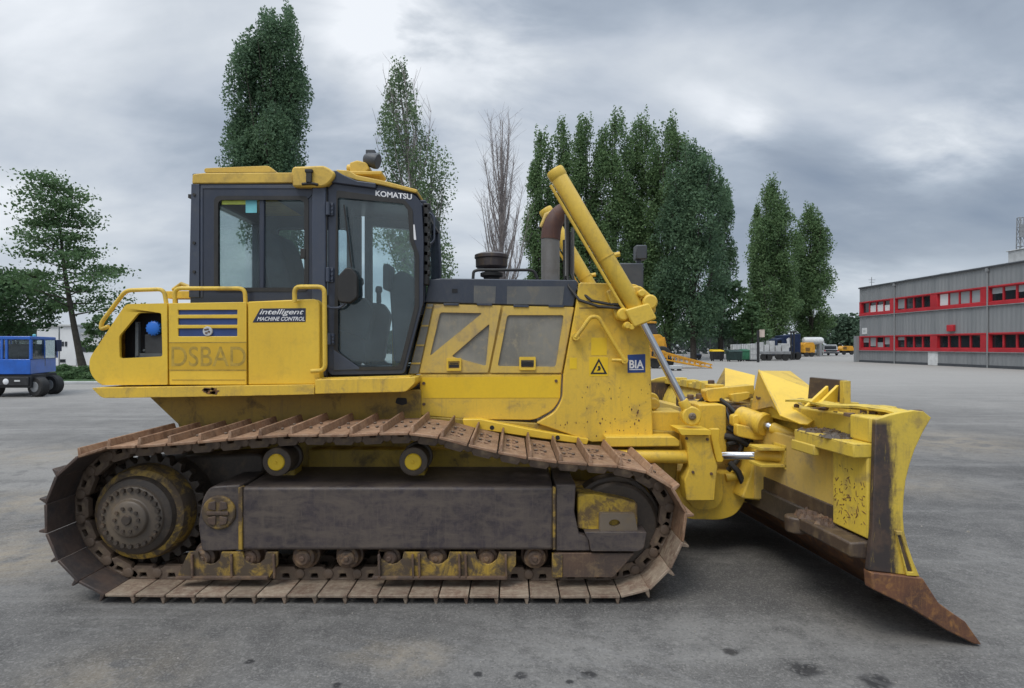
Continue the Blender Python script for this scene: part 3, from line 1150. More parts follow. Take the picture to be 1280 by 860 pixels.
# ledge (walkway) under the boxes
LY = .60
m = MB()
za = W(0, 484, LY)[1]
m.plate(rnd_poly(WP([(114.5, 485), (393, 481), (393, 493), (300, 495), (150, 497.5), (127, 497.5)], LY), [.01, 0, 0, 0, .02, .03]), [], LY, 1.0)
lg = part(m, 'walkway', 'yellow_worn', bevel=.008)
m = MB()
m.plate(rnd_poly(WP([(393.6, 474.5), (519, 471.5), (519, 479), (507, 490), (393.6, 492.5)], LY), [.01, .01, .02, .02, 0]), [], LY, 1.0)
m.plate(WP([(393.6, 472.9), (512, 470.0), (512, 471.4), (393.6, 474.4)], LY + .06), [], LY + .06, 1.0)
part(m, 'step_ledge', 'yellow_worn', bevel=.008)
m = MB()
rr = random.Random(3)
for i in range(9):
    px = 262 + rr.uniform(-10, 12)
    x, z = W(px, 488.5 + rr.uniform(-2.5, 3), LY)
    w_, h_ = rr.uniform(.012, .035), rr.uniform(.006, .016)
    m.plate(rnd_poly([(x - w_, z - h_ * .6), (x + w_ * .7, z - h_), (x + w_, z + h_ * .5), (x - w_ * .6, z + h_)], .006), [], LY - .002, LY + .004)
part(m, 'paint_chip', 'rust_edge', lg, bevel=0)
# dark hole in the chassis side
solid(rnd_poly([(496, 497), (508, 497.5), (509, 505), (502, 506.5), (494, 504)], 2), BY - .004, BY + .01, 'chassis_opening', 'black_void', bevel=0)

# ---- handrails
def rail(pts, y, r=.0165, name='handrail', matn='hydraulic_yellow', rad=.05, n=10):
    p = [Vector(W(a, b, y)) for a, b in pts]
    # rounded polyline
    out = [p[0]]
    for i in range(1, len(p) - 1):
        a, c = p[i - 1] - p[i], p[i + 1] - p[i]
        q = min(rad, a.length * .45, c.length * .45)
        s, e = p[i] + a.normalized() * q, p[i] + c.normalized() * q
        for k in range(5):
            t = k / 4
            out.append(s * (1 - t) ** 2 + p[i] * 2 * t * (1 - t) + e * t * t)
    out.append(p[-1])
    m = MB()
    m.tube([(a.x, y, a.y) for a in out], r, n)
    return m, p


m, p = rail([(136, 408), (126, 412), (127, 403), (157, 363), (205, 361.5), (208, 380)], .72)
part(m, 'handrail', 'hydraulic_yellow', bevel=0)
m, p = rail([(218.5, 380), (218.5, 360.5), (306, 360.5), (307, 379)], .74)
part(m, 'handrail', 'hydraulic_yellow', bevel=0)
m, p = rail([(220, 380), (219, 366), (305, 366), (307, 379)], .95)
part(m, 'handrail', 'hydraulic_yellow', bevel=0)
m, p = rail([(368.5, 378), (368, 358.5), (405.5, 358.5), (406.5, 463), (389, 464)], .64, .018)
part(m, 'handrail', 'hydraulic_yellow', bevel=0)
m = MB()
x, z = W(256, 357, .85)
m.lathe((x, .95, z - .10), (0, 0, 1), [(0, .05), (.10, .05), (.105, .035), (.16, .035), (.165, .045), (.20, .04)], 16)
m.box(x - .35, x - .12, .9, 1.05, z - .1, z - .04)
m.tube([(x - .3, .92, z - .03), (x - .22, .9, z + .02), (x - .12, .9, z - .02), (x + .2, .9, z - .02)], .018, 8)
part(m, 'filler_neck', 'hydraulic_yellow', bevel=.004)

# ---- cab
CY, CF = .80, 2.04
T = .05
cab = None
# rear half of the side: frame with a two-pane window
side_out = WP([(240, 229), (404, 229), (404, 470), (236, 470)], CY)
win = rnd_poly(WP([(271.5, 248.5), (382, 248.5), (382, 361), (271.5, 361)], CY), .05, 5)
for yy, in ((CY,), (CF - T,)):
    m = MB()
    m.plate(side_out, [win], yy, yy + T)
    m.box(W(323.5, 0, CY)[0], W(329.5, 0, CY)[0], yy + .008, yy + T - .004, W(0, 362, CY)[1], W(0, 247, CY)[1])
    o = part(m, 'cab_side_frame', 'cab_paint', bevel=.006)
    if yy == CY:
        cabf = o
    m = MB()
    m.plate(rnd_poly(WP([(268, 245), (386, 245), (386, 364.5), (268, 364.5)], CY), .05, 5), [rnd_poly(WP([(273, 250), (380.5, 250), (380.5, 359.5), (273, 359.5)], CY), .045, 5)], yy - .006 if yy == CY else yy + T - .004, yy + .004 if yy == CY else yy + T + .006)
    part(m, 'window_seal', 'rubber', o, bevel=0)
    m = MB()
    m.box(W(272, 0, CY)[0], W(324, 0, CY)[0], yy + .020, yy + .024, W(0, 361, CY)[1], W(0, 249, CY)[1])
    part(m, 'window_pane', 'cab_glass', o, bevel=0)
    m = MB()
    m.box(W(329, 0, CY)[0], W(382, 0, CY)[0], yy + .026, yy + .030, W(0, 361, CY)[1], W(0, 249, CY)[1])
    part(m, 'window_pane', 'cab_glass_dark', o, bevel=0)
m = MB()
m.plate(WP([(276, 250), (306, 250), (306, 255), (276, 255)], CY), [], CY + .016, CY + .019)
part(m, 'sun_strip', 'sticker_lime', cabf, bevel=0)
m = MB()
m.plate(WP([(306, 248.5), (320, 248.5), (320, 265.5), (306, 265.5)], CY), [], CY + .015, CY + .019)
part(m, 'window_sticker', 'sticker_teal', cabf, bevel=0)
m = MB()
x, z = W(379, 317, CY)
m.box(x - .02, x + .02, CY - .012, CY + .02, z - .04, z + .04)
part(m, 'window_latch', 'rubber', cabf, bevel=.004)
# inset seam line and outer corner strip
m = MB()
m.plate(WP([(240, 230.5), (250, 230.5), (250, 372), (237, 372)], CY), [], CY - .012, CY)
m.plate(WP([(250.8, 232), (391, 232), (391, 236), (254, 236), (254, 372), (250.8, 372)], CY), [], CY - .006, CY)
part(m, 'corner_strip', 'cab_paint_light', cabf, bevel=.004)
m = MB()
for (px, py) in ((244, 244), (244, 304), (244, 340)):
    x, z = W(px, py, CY)
    m.lathe((x, CY - .022, z), (0, 1, 0), [(0, .012), (.012, .012)], 8)
x, z = W(238, 245, CY)
m.box(x - .03, x, CY + .02, CY + .08, z - .01, z + .02)
part(m, 'cab_bolts', 'rubber', cabf, bevel=0)
# door pillar
m = MB()
m.plate(WP([(391, 231), (408.5, 231), (408.5, 470), (391, 470)], CY), [], CY - .03, CY - .001)
part(m, 'door_pillar', 'cab_paint_light', cabf, bevel=.012)
# door
door_o = rnd_poly(WP([(410, 224), (519, 243.5), (527, 254), (529.5, 300), (529, 378), (505.5, 467), (414, 468.5), (410, 464)], CY), [.02, .05, .05, .05, .03, .03, .03, .01])
door_i = rnd_poly(WP([(421, 245.5), (505, 253.5), (511, 262), (513.5, 300), (520.5, 318), (520, 382), (501, 456), (497, 459.5), (447, 460), (421.5, 440)], CY), .02)
for yy in (CY - .004, CF - T):
    m = MB()
    m.plate(door_o, [door_i], yy, yy + T)
    o = part(m, 'cab_door', 'cab_paint', bevel=.008)
    if yy < 1:
        door = o
    m = MB()
    m.plate([(a, b) for a, b in door_i], [], yy + .02, yy + .026)
    part(m, 'door_glass', 'door_glass' if yy < 1 else 'cab_glass', o, bevel=0)
m = MB()
m.plate(rnd_poly(WP([(421, 238), (506, 250), (516, 262), (517.5, 300), (524, 318), (524, 384), (503.5, 462), (444, 463), (417.5, 442)], CY), .02),
        [rnd_poly(WP([(422.5, 247), (504.5, 255), (510, 263), (512.5, 301), (519, 319), (518.5, 382), (500, 455), (496, 458), (447.8, 458.6), (423, 439.5)], CY), .02)], CY - .010, CY - .003)
part(m, 'door_seal', 'rubber', door, bevel=.002)
# lower corner plate of the door and handle box
solid([(417, 437), (417, 463), (449, 462), (449, 459.5)], CY - .012, CY - .004, 'door_corner', 'cab_paint_light', door, .003)
solid([(422, 345), (432, 334), (440, 335), (446.5, 345), (446.5, 372), (438, 379), (424, 378), (420.5, 372)], CY - .07, CY - .012, 'mirror_housing', 'rubber', door, .01, r=.02)
m, p = rail([(434, 375), (426, 385), (412, 385), (409, 382)], CY - .05, .010)
part(m, 'mirror_arm', 'cab_paint_light', door, bevel=0)
for (px, py, h) in ((413, 262, 16), (413, 344, 18), (414, 424, 14)):
    m = MB()
    x, z = W(px, py, CY)
    hh = h / 2 / F * 4.8
    m.box(x - .035, x + .03, CY - .022, CY - .005, z - hh, z + hh)
    m.lathe((x - .01, CY - .03, z - hh), (0, 0, 1), [(0, .018), (2 * hh, .018)], 12)
    for q in (-.6, .0, .6):
        m.lathe((x + .018, CY - .028, z + q * hh), (0, 1, 0), [(0, .010), (.01, .010)], 8)
    part(m, 'door_hinge', 'cab_paint_light', door, bevel=.003)
m = MB()
x, z = W(408.5, 300, CY)
m.box(x - .012, x + .010, CY - .02, CY - .008, z - 1.2, z + .45)
part(m, 'door_gap', 'black_void', door, bevel=0)
m = MB()
a, b = W3(430, 256, CY - .02), W3(439.5, 334, CY - .02)
m.tube([a, b], .007, 6)
m.tube([W3(440, 262, CY + .04), W3(440, 334, CY + .04)], .012, 6)
part(m, 'wiper', 'rubber', door, bevel=0)
text_mesh('lettering', 'KOMATSU', 'decal_white', door, 469.5, 515, 238.2, 245.2, CY - .004, bold=.025, slope=-.10, deep=.004)
m = MB()
m.plate(WP([(514.5, 281), (518.5, 281), (520.5, 300), (516.5, 300)], CY), [], CY - .009, CY - .002)
part(m, 'door_sticker', 'decal_white', door, bevel=0)
# front of the cab: pillars, windscreen, back wall
m = MB()
xf_, zt_ = W(527, 252, CY)
xm = W(529.5, 300, CY)[0]
xl, zl = W(529, 378, CY)
xb_, zb_ = W(507, 467, CY)
for y0, y1 in ((CY + T, CY + .14), (CF - .14, CF - T)):
    m = MB()
    m.plate([(xf_, zt_), (xm + .004, W(0, 300, CY)[1]), (xl + .004, zl), (xl - .09, zl), (xm - .09, W(0, 300, CY)[1]), (xf_ - .09, zt_)], [], y0, y1)
    part(m, 'cab_pillar', 'cab_paint', bevel=.012)
    m = MB()
    m.box(W(240, 0, CY)[0], W(240, 0, CY)[0] + .10, y0, y1, 1.7, 3.06)
    part(m, 'cab_pillar', 'cab_paint', bevel=.012)
for bx_ in ((xm - .12, xm, zt_ - .05, zt_ + .05), (xl - .10, xl, zl - .10, zl + .02), (W(240, 0, CY)[0], W(240, 0, CY)[0] + .10, 2.95, 3.06)):
    m = MB()
    m.box(bx_[0], bx_[1], CY + .14, CF - .14, bx_[2], bx_[3])
    part(m, 'cab_crossbar', 'cab_paint', bevel=.012)
m = MB()
m.box(W(237, 0, CY)[0], W(237, 0, CY)[0] + .08, CY + T, CF - T, 1.5, 2.22)
part(m, 'cab_rear_wall', 'cab_paint', bevel=.012)
m = MB()
m.box(xm - .06, xm - .052, CY + .13, CF - .13, zl, zt_ - .04)
ws = part(m, 'windscreen', 'cab_glass', bevel=0)
m = MB()
x = W(240, 0, CY)[0] + .05
m.box(x, x + .006, CY + .14, CF - .14, 2.2, 2.96)
part(m, 'rear_window', 'cab_glass', bevel=0)
# front work lamp / mirror bracket at the front pillar
m = MB()
for zz in (256, 268, 280, 292, 304, 316, 328, 340):
    x, z = W(531, zz, CY)
    m.box(x - .02, x + .035, CY + .03, CY + .10, z - .022, z + .022)
x, z = W(533, 300, CY)
m.box(x - .03, x + .012, CY + .03, CY + .12, z - .36, z + .30)
part(m, 'front_grille_post', 'rubber', bevel=.008)
m, p = rail([(530, 266), (538, 266), (543, 272), (543, 300), (538, 305), (531, 305)], CY + .05, .008, rad=.03)
part(m, 'mirror_bracket', 'cab_paint_light', bevel=0)
# roof: headliner, yellow shell, raised cap, corner lamp housings
solid([(240, 216.5), (410, 215), (520, 236), (521, 243), (410, 230), (240, 230)], CY + .012, CF - .012, 'headliner', 'cab_paint', bevel=.01)
m = MB()
m.plate(rnd_poly(WP([(240.5, 217.5), (256, 216), (366, 215.5), (366, 228.6), (240, 229.5)], CY - .012), [.02, .01, 0, 0, .01]), [], CY - .014, CF + .014)
rf = part(m, 'cab_roof', 'roof_yellow', bevel=.010)
m = MB()
m.plate(rnd_poly(WP([(256, 210.5), (336, 207.5), (343, 212.5), (346, 216), (256, 216.3)], CY + .04), .02), [], CY + .03, CF - .03)
part(m, 'roof_cap', 'roof_yellow', rf, bevel=.010)
m = MB()
m.plate(rnd_poly(WP([(364.5, 213), (367, 208.5), (404, 207), (411, 210), (419, 216), (418, 222), (410, 231), (404, 234), (390, 234), (366, 233.5)], CY - .05), .02), [], CY - .06, CY + .25)
hs = part(m, 'roof_corner_housing', 'roof_yellow', rf, bevel=.014)
m = MB()
x, z = W(387, 221, CY - .06)
m.box(x - .022, x + .022, CY - .085, CY - .06, z - .05, z + .045)
m.box(x - .03, x + .03, CY - .09, CY - .06, z + .03, z + .055)
m.tube([(x - .06, CY - .065, z - .06), (x + .02, CY - .07, z - .055), (x + .07, CY - .065, z - .065)], .012, 8)
part(m, 'work_lamp', 'rubber', rf, bevel=.004)
m = MB()
m.plate(rnd_poly(WP([(420, 212), (436, 213), (446, 219), (480, 226), (522, 237), (521, 241.5), (480, 232), (446, 225.5), (421, 218)], CY - .01), .012), [], CY - .015, CF + .015)
part(m, 'roof_front', 'roof_yellow', rf, bevel=.008)
m = MB()
m.plate(rnd_poly(WP([(411, 214), (420, 213), (428, 218), (446, 226), (470, 229), (470, 236), (410, 228)], CY - .02), .012), [], CY - .030, CY + .06)
part(m, 'roof_bracket', 'cab_paint', rf, bevel=.008)
m = MB()
m.plate(rnd_poly(WP([(437, 203), (446, 200), (458, 203), (462, 211), (455, 217), (437, 217)], CY + .1), .012), [], CY + .10, CY + .26)
m.lathe(W3(434, 211, CY + .15), (1, 0, 0), [(0, .035), (.08, .035)], 16)
x, z = W(432, 216, CY + .1)
m.box(x, x + .3, CY + .09, CY + .28, z - .02, z + .015)
part(m, 'lamp_bracket', 'roof_yellow', rf, bevel=.010)
m = MB()
c = W3(467, 199, CY + .17)
m.lathe(c + Vector((-.07, -.02, .0)), (.9, -.15, -.25), [(0, .035), (.03, .055), (.10, .066), (.125, .062)], 20)
m.box(c.x - .055, c.x + .02, c.y - .05, c.y + .05, c.z + .03, c.z + .065)
part(m, 'roof_lamp', 'dark_grey_plate', rf, bevel=.004)
# interior
m = MB()
fl = W(0, 462, CY)[1]
m.box(W(240, 0, CY)[0], W(505, 0, CY)[0], CY + .05, CF - .05, fl - .06, fl)
m.plate(WP([(240, 470), (240, 372), (405, 372), (405, 470)], CY), [], CY + .05, CF - .05)
part(m, 'cab_floor', 'interior_dark', bevel=.01)
m = MB()
sx = W(372, 0, 1.4)[0]
m.plate(rnd_poly([(-2.05, 1.95), (-1.45, 1.95), (-1.40, 2.05), (-1.45, 2.10), (-1.88, 2.08), (-2.02, 2.62), (-2.10, 2.76), (-2.18, 2.74), (-2.20, 2.6)], .05), [], 1.17, 1.67)
part(m, 'operator_seat', 'seat_fabric', bevel=.03, seg=3)
m = MB()
for y0 in (1.0, 1.72):
    m.plate(rnd_poly([(-1.95, 2.20), (-1.25, 2.16), (-1.18, 2.05), (-1.25, 1.6), (-1.9, 1.6)], .04), [], y0, y0 + .13)
    m.lathe((-1.30, y0 + .06, 2.16), (0, 0, 1), [(0, .025), (.10, .022), (.12, .035), (.17, .03)], 12)
part(m, 'armrest_console', 'interior_grey', bevel=.015)
m = MB()
m.plate(rnd_poly([(-1.02, 1.6), (-.86, 1.6), (-.80, 2.12), (-.86, 2.36), (-.98, 2.40), (-1.06, 2.30)], .04), [], 1.10, 1.80)
m.box(-1.09, -1.03, .98, 1.22, 2.22, 2.44)
part(m, 'dashboard', 'interior_grey', bevel=.02)
m = MB()
m.box(-1.12, -1.00, 1.52, 1.58, 1.55, 2.0)
m.box(-1.60, -1.48, 1.50, 1.58, 1.6, 1.75)
part(m, 'grab_handle', 'yellow_bright', bevel=.01)
m = MB()
m.plate(rnd_poly(WP([(424, 412), (452, 421), (458, 428), (459, 456), (424, 440)], CY + .15), .02), [], CY + .12, CY + .3)
part(m, 'side_console', 'interior_dark', bevel=.01)

# ---- engine hood
HY = .90
HF = mirror(HY)
m = MB()
m.plate(rnd_poly(WP([(536, 349.5), (551, 347.8), (720, 350), (723, 354), (717, 383.5), (531, 378)], HY), .012), [], HY, HF)
hd = part(m, 'hood_top', 'hood_dark', bevel=.012)
m = MB()
m.plate(WP([(592.5, 357), (620, 358), (619, 379.5), (592, 378.5)], HY), [], HY - .003, HY + .01)
part(m, 'hood_mesh', 'hood_mesh_grey', hd, bevel=0)
m = MB()
m.plate(WP([(634, 358), (705.5, 358), (703, 381), (633.5, 380)], HY), [], HY - .003, HY + .01)
part(m, 'hood_mesh', 'hood_mesh_grey', hd, bevel=0)
m = MB()
m.box(*[W(565, 0, HY)[0], W(572, 0, HY)[0]], HY - .004, HY + .01, W(0, 366, HY)[1], W(0, 361, HY)[1])
part(m, 'hood_handle', 'black_void', hd, bevel=0)
# side body behind the doors
m = MB()
m.plate(WP([(510, 468), (533, 379), (718, 384), (703, 468)], HY + .012), [], HY + .014, HF - .014)
part(m, 'engine_bay', 'yellow_dusty', bevel=.004)
# slim slanted grille strip between cab and door
m = MB()
m.plate(WP([(511, 467), (534, 380), (541.5, 380), (523, 467)], HY), [], HY, HY + .014)
st = part(m, 'slanted_grille', 'grille_grey', bevel=.002)
m = MB()
for t in (.04, .30, .58, .84):
    xa = 534 + (511 - 534) * t
    xb = 541.5 + (523 - 541.5) * t
    py = 380 + 87 * t
    m.plate(WP([(xa, py), (xb, py), (xb - .5, py + 2.2), (xa - .5, py + 2.2)], HY), [], HY - .006, HY)
part(m, 'grille_bar', 'yellow_dusty', st, bevel=0)


def engine_door(outer, holes, latch, bar=None):
    m = MB()
    m.plate(rnd_poly(WP(outer, HY), .012), [rnd_poly(WP(h, HY), .02) for h in holes], HY - .012, HY + .010)
    d = part(m, 'engine_door', 'yellow_dusty', bevel=.006)
    m = MB()
    for h in holes:
        cx = sum(p[0] for p in h) / len(h)
        cy = sum(p[1] for p in h) / len(h)
        m.plate(WP([(cx + (a - cx) * 1.06, cy + (b - cy) * 1.06) for a, b in h], HY), [], HY + .004, HY + .009)
    part(m, 'door_mesh', 'grille_grey', d, bevel=0)
    m = MB()
    (x0, y0, x1, y1) = latch
    m.plate(rnd_poly(WP([(x0, y0), (x1, y0), (x1, y1), (x0, y1)], HY), .01), [rnd_poly(WP([(x0 + 2.2, y0 + 4), (x1 - 2.2, y0 + 4), (x1 - 2.2, y1 - 3), (x0 + 2.2, y1 - 3)], HY), .004)], HY - .026, HY - .011)
    l = part(m, 'latch', 'yellow_clean', d, bevel=.003)
    m = MB()
    m.plate(WP([(x0 + 3.2, y0 + 8), (x1 - 3.2, y0 + 8), (x1 - 3.2, y1 - 4), (x0 + 3.2, y1 - 4)], HY), [], HY - .0165, HY - .0125)
    m.plate(WP([(x0 + 3.8, y0 + 6), (x1 - 3.8, y0 + 6), (x1 - 3.8, y0 + 7), (x0 + 3.8, y0 + 7)], HY), [], HY - .020, HY - .0125)
    part(m, 'latch_slot', 'black_void', d, bevel=0)
    m = MB()
    for t in (.22, .72):
        px = outer[0][0] + (outer[1][0] - outer[0][0]) * t
        py = outer[0][1]
        m.plate(WP([(px - 7, py - 1.5), (px + 12, py - 1.2), (px + 12, py + 1.8), (px - 7, py + 1.5)], HY), [], HY - .022, HY - .013)
    part(m, 'hinge', 'hood_dark', d, bevel=.002)
    return d


engine_door([(543.5, 380.5), (626.5, 382), (610, 465.8), (524.8, 466)],
            [[(550.5, 390.5), (603, 391.5), (537.5, 445)], [(612, 404.5), (607.5, 457.5), (564.5, 445.5)]], (558.5, 447.5, 577, 463.5))
engine_door([(629.5, 382.5), (717, 384), (701.5, 466), (612.5, 466)],
            [[(634.5, 394), (704.5, 394), (694.5, 458.5), (622, 457.5)]], (649, 446, 669.5, 462.5))
# lower hood panel with its curved front corner, a cleaner stripe on it
m = MB()
m.plate(rnd_poly(WP([(525, 468), (702, 468), (700.5, 498), (692, 512), (668, 525), (583, 524), (525, 519)], HY), [0, 0, .04, .06, .05, 0, 0]), [], HY - .006, HY + .03)
lp = part(m, 'lower_panel', 'yellow_worn', bevel=.006)
m = MB()
m.plate(WP([(526.5, 472), (700.5, 470), (700, 497), (527, 497.5)], HY), [], HY - .0085, HY - .004)
part(m, 'bright_stripe', 'yellow_bright', lp, bevel=0)
m = MB()
for (px, py) in ((530, 479), (530, 505), (695, 476)):
    x, z = W(px, py, HY)
    m.lathe((x, HY - .016, z), (0, 1, 0), [(0, .013), (.012, .013)], 8)
part(m, 'panel_bolts', 'dark_rust', lp, bevel=0)

# ---- radiator housing at the front
NY = .85
m = MB()
m.plate(rnd_poly(WP([(720, 383), (724, 353), (796, 355), (805, 363), (813, 440), (816.5, 550), (740, 553), (671, 529), (694, 515), (703.5, 498), (704.5, 468)], NY), [.01, .02, .05, .05, .05, .01, 0, 0, .05, .05, 0]), [], NY, mirror(NY))
rh = part(m, 'radiator_housing', 'yellow_worn', bevel=.014)
m = MB()
m.plate(WP([(724, 384.5), (811, 384.5), (811, 385.5), (724, 385.5)], NY), [], NY - .002, NY + .004)
part(m, 'housing_seam', 'dark_rust', rh, bevel=0)
m, p = rail([(719, 422), (727, 412), (738, 396), (748, 396), (781, 451)], NY - .06, .017)
x, z = W(719, 421, NY)
m.lathe((x, NY - .07, z), (0, 1, 0), [(0, .03), (.075, .03)], 12)
x, z = W(779, 450, NY)
m.lathe((x, NY - .07, z), (0, 1, 0), [(0, .028), (.075, .028)], 12)
m.tube([(x - .10, NY - .04, z), (x, NY - .06, z)], .014, 8)
part(m, 'grab_rail', 'yellow_worn', bevel=0)
m = MB()
m.plate(rnd_poly(WP([(736.5, 446.5), (760, 446.5), (760, 470), (736.5, 470)], NY), .006), [], NY - .002, NY + .003)
wn = part(m, 'warning_sticker', 'decal_yellow', rh, bevel=0)
m = MB()
m.plate(WP([(748.5, 447.8), (759, 467.5), (738, 467.5)], NY), [WP([(748.5, 452), (755.5, 465.6), (741.5, 465.6)], NY)], NY - .004, NY)
m.plate(WP([(747, 458), (749.5, 457), (751, 460), (750, 463), (746, 463.5), (748, 460.5)], NY), [], NY - .004, NY)
part(m, 'warning_triangle', 'decal_black', wn, bevel=0)
m = MB()
m.plate(WP([(739, 422), (758.5, 422), (758.5, 444), (739, 444)], NY), [], NY - .002, NY + .003)
part(m, 'blank_sticker', 'decal_yellow', rh, bevel=0)
m = MB()
m.plate(WP([(712, 447), (721, 447), (721, 461), (712, 461)], NY), [], NY - .002, NY + .003)
part(m, 'blank_sticker', 'decal_yellow', rh, bevel=0)
m = MB()
m.plate(WP([(784.5, 443.5), (806.5, 442.5), (806.5, 465.5), (784.5, 466)], NY), [], NY - .003, NY + .003)
bs = part(m, 'company_sticker', 'decal_bia', rh, bevel=0)
text_mesh('sticker_lettering', 'BIA', 'decal_white', bs, 786.5, 804.8, 450, 460.5, NY - .003, bold=.03)
m = MB()
m.plate(WP([(786.5, 461.5), (804.5, 461.3), (804.5, 462.3), (786.5, 462.5)], NY), [], NY - .006, NY - .002)
part(m, 'sticker_line', 'decal_white', bs, bevel=0)
# flaked paint low on the housing and on the lower chassis lip
m = MB()
rr = random.Random(8)
for i in range(90):
    if i < 60:
        px, py = rr.uniform(726, 812), rr.uniform(478, 548)
    else:
        px, py = rr.uniform(640, 735), rr.gauss(530, 3)
        if px < 690:
            continue
    s_ = rr.uniform(.002, .006) if i % 6 else rr.uniform(.006, .011)
    x, z = W(px, py, NY)
    m.plate([(x + s_ * rr.uniform(.4, 1) * math.cos(a), z + s_ * rr.uniform(.5, 2.0) * math.sin(a)) for a in (0, 1.0, 2.0, 3.1, 4.2, 5.2)], [], NY - .0015, NY + .002)
tag(part(m, 'paint_chips', 'rust_edge', rh, bevel=0), kind='stuff')

# ---- things on the hood
m = MB()
c = W3(614.5, 332, 1.25)
m.lathe((c.x, 1.25, W(0, 347, 1.25)[1] - .05), (0, 0, 1), [(0, .07), (.05, .07), (.06, .10), (.09, .10), (.10, .06), (.13, .06)], 28)
pc = part(m, 'precleaner_base', 'rubber', bevel=.003)
m = MB()
z0 = W(0, 338, 1.25)[1]
m.lathe((c.x, 1.25, z0), (0, 0, 1), [(0, .06), (.015, .125), (.03, .14), (.10, .142), (.105, .152), (.135, .150), (.15, .11), (.155, .03)], 36)
part(m, 'precleaner_bowl', 'precleaner', pc, bevel=.003)
m, p = rail([(591, 352), (592, 339), (598, 337.5), (668, 337.5), (673, 352)], 1.0, .013, rad=.06)
part(m, 'hood_rail', 'rubber', bevel=0)
m = MB()
c = W3(688, 350, 1.25)
zt_ = W(0, 298, 1.25)[1]
m.lathe((c.x, 1.25, c.z - .1), (0, 0, 1), [(0, .082), (zt_ - c.z + .1, .082)], 28)
ex = part(m, 'exhaust_pipe', 'exhaust_grey', bevel=.004)
m = MB()
pth = []
for k in range(8):
    a = R(10 + 64 * k / 7) if k else 0
    pth.append(Vector((c.x + .17 * (1 - math.cos(a)) * 1.0, 1.25, zt_ - .012 + .27 * math.sin(a))))
m.tube(pth, [.087, .086, .085, .083, .080, .076, .073, .072], 24)
part(m, 'exhaust_elbow', 'exhaust_rust', ex, bevel=0)
m = MB()
a_, b_ = W3(679, 290, 1.16), W3(700, 267, 1.16)
m.tube([W3(679, 284, 1.25) + Vector((-.02, 0, 0)), W3(686, 272, 1.25) + Vector((-.02, 0, .02)), W3(697, 265, 1.25) + Vector((0, 0, .02))], [.016, .026, .020], 12)
part(m, 'exhaust_shield', 'yellow_dusty', ex, bevel=0)

# ---- lift cylinders
def cyl_between(m, a, b, r, n=24, ends=True):
    a, b = Vector(a), Vector(b)
    L = (b - a).length
    m.lathe(a, b - a, [(0, r * .9), (.012, r), (L - .012, r), (L, r * .9)] if ends else [(0, r), (L, r)], n)


def lift_cylinder(y, sgn):
    A, B = W3(694, 213, .72), W3(797, 388, .72)
    C, D = W3(805, 405, .72), W3(864, 520, .72)
    for q in (A, B, C, D):
        q.y = y
    ax = (B - A).normalized()
    m = MB()
    cyl_between(m, A, B, .068, 28)
    cyl_between(m, A - ax * .012, A + ax * .07, .073, 28)
    lc = part(m, 'lift_cylinder', 'hydraulic_yellow', bevel=0)
    m = MB()
    cyl_between(m, B - ax * .5, B - ax * .485, .074, 28)
    o_ = Vector((.11, 0, .03))
    m.tube([B - ax * .49 + Vector((.06, 0, .02)), B - ax * .49 + o_], .02, 8)
    part(m, 'cylinder_band', 'hydraulic_yellow', lc, bevel=0)
    m = MB()
    nrm = Vector((-ax.z, 0, ax.x)) * -1
    s = Vector((-.088, -.03 * sgn, -.035))
    m.tube([A + s + ax * .10, A + s * 1.0 + ax * .5, B + s - ax * .10, B + s * .9 + ax * .0, B + ax * .07 + Vector((-.03, -.05 * sgn, 0))], .013, 8)
    part(m, 'oil_pipe', 'hydraulic_yellow', lc, bevel=0)
    # head block
    m = MB()
    E = B + ax * .01
    side_ = Vector((ax.z, 0, -ax.x))
    pts = [E + side_ * .10 - ax * .07, E + side_ * .105 + ax * .09, E - side_ * .085 + ax * .12, E - side_ * .095 - ax * .02]
    m.plate(rnd_poly([(p.x, p.z) for p in pts], .02), [], y - .09, y + .09)
    hb = part(m, 'cylinder_head', 'hydraulic_yellow', lc, bevel=.012)
    m = MB()
    for (px, py, r_, d_) in ((811, 378, .060, .10), (779, 393, .052, .05), (783, 407, .03, .10), (788, 409, .026, .10), (801, 367, .03, .08)):
        q = W3(px, py, .72)
        m.lathe((q.x, y - d_ / 2 - .03, q.z), (0, 1, 0), [(0, r_ * .8), (.012, r_), (d_, r_)], 16)
    part(m, 'trunnion', 'yellow_worn', lc, bevel=.003)
    m = MB()
    cyl_between(m, C - ax * .06, D - (D - C).normalized() * .08, .030, 24, False)
    part(m, 'lift_rod', 'chrome', lc, bevel=0)
    m = MB()
    d2 = (D - C).normalized()
    cyl_between(m, D - d2 * .14, D - d2 * .02, .042, 20)
    m.lathe((D.x, y - .045, D.z), (0, 1, 0), [(0, .068), (.01, .078), (.08, .078), (.09, .068)], 28)
    part(m, 'rod_eye', 'yellow_worn', lc, bevel=.003)
    m = MB()
    m.lathe((D.x, y - .062, D.z), (0, 1, 0), [(0, .022), (.01, .03), (.12, .03)], 20)
    for k in range(3):
        a = 2.1 * k + .4
        m.lathe((D.x + .012 * math.cos(a), y - .068, D.z + .012 * math.sin(a)), (0, 1, 0), [(0, .006), (.01, .006)], 6)
    part(m, 'eye_pin', 'hub_steel', lc, bevel=.003)


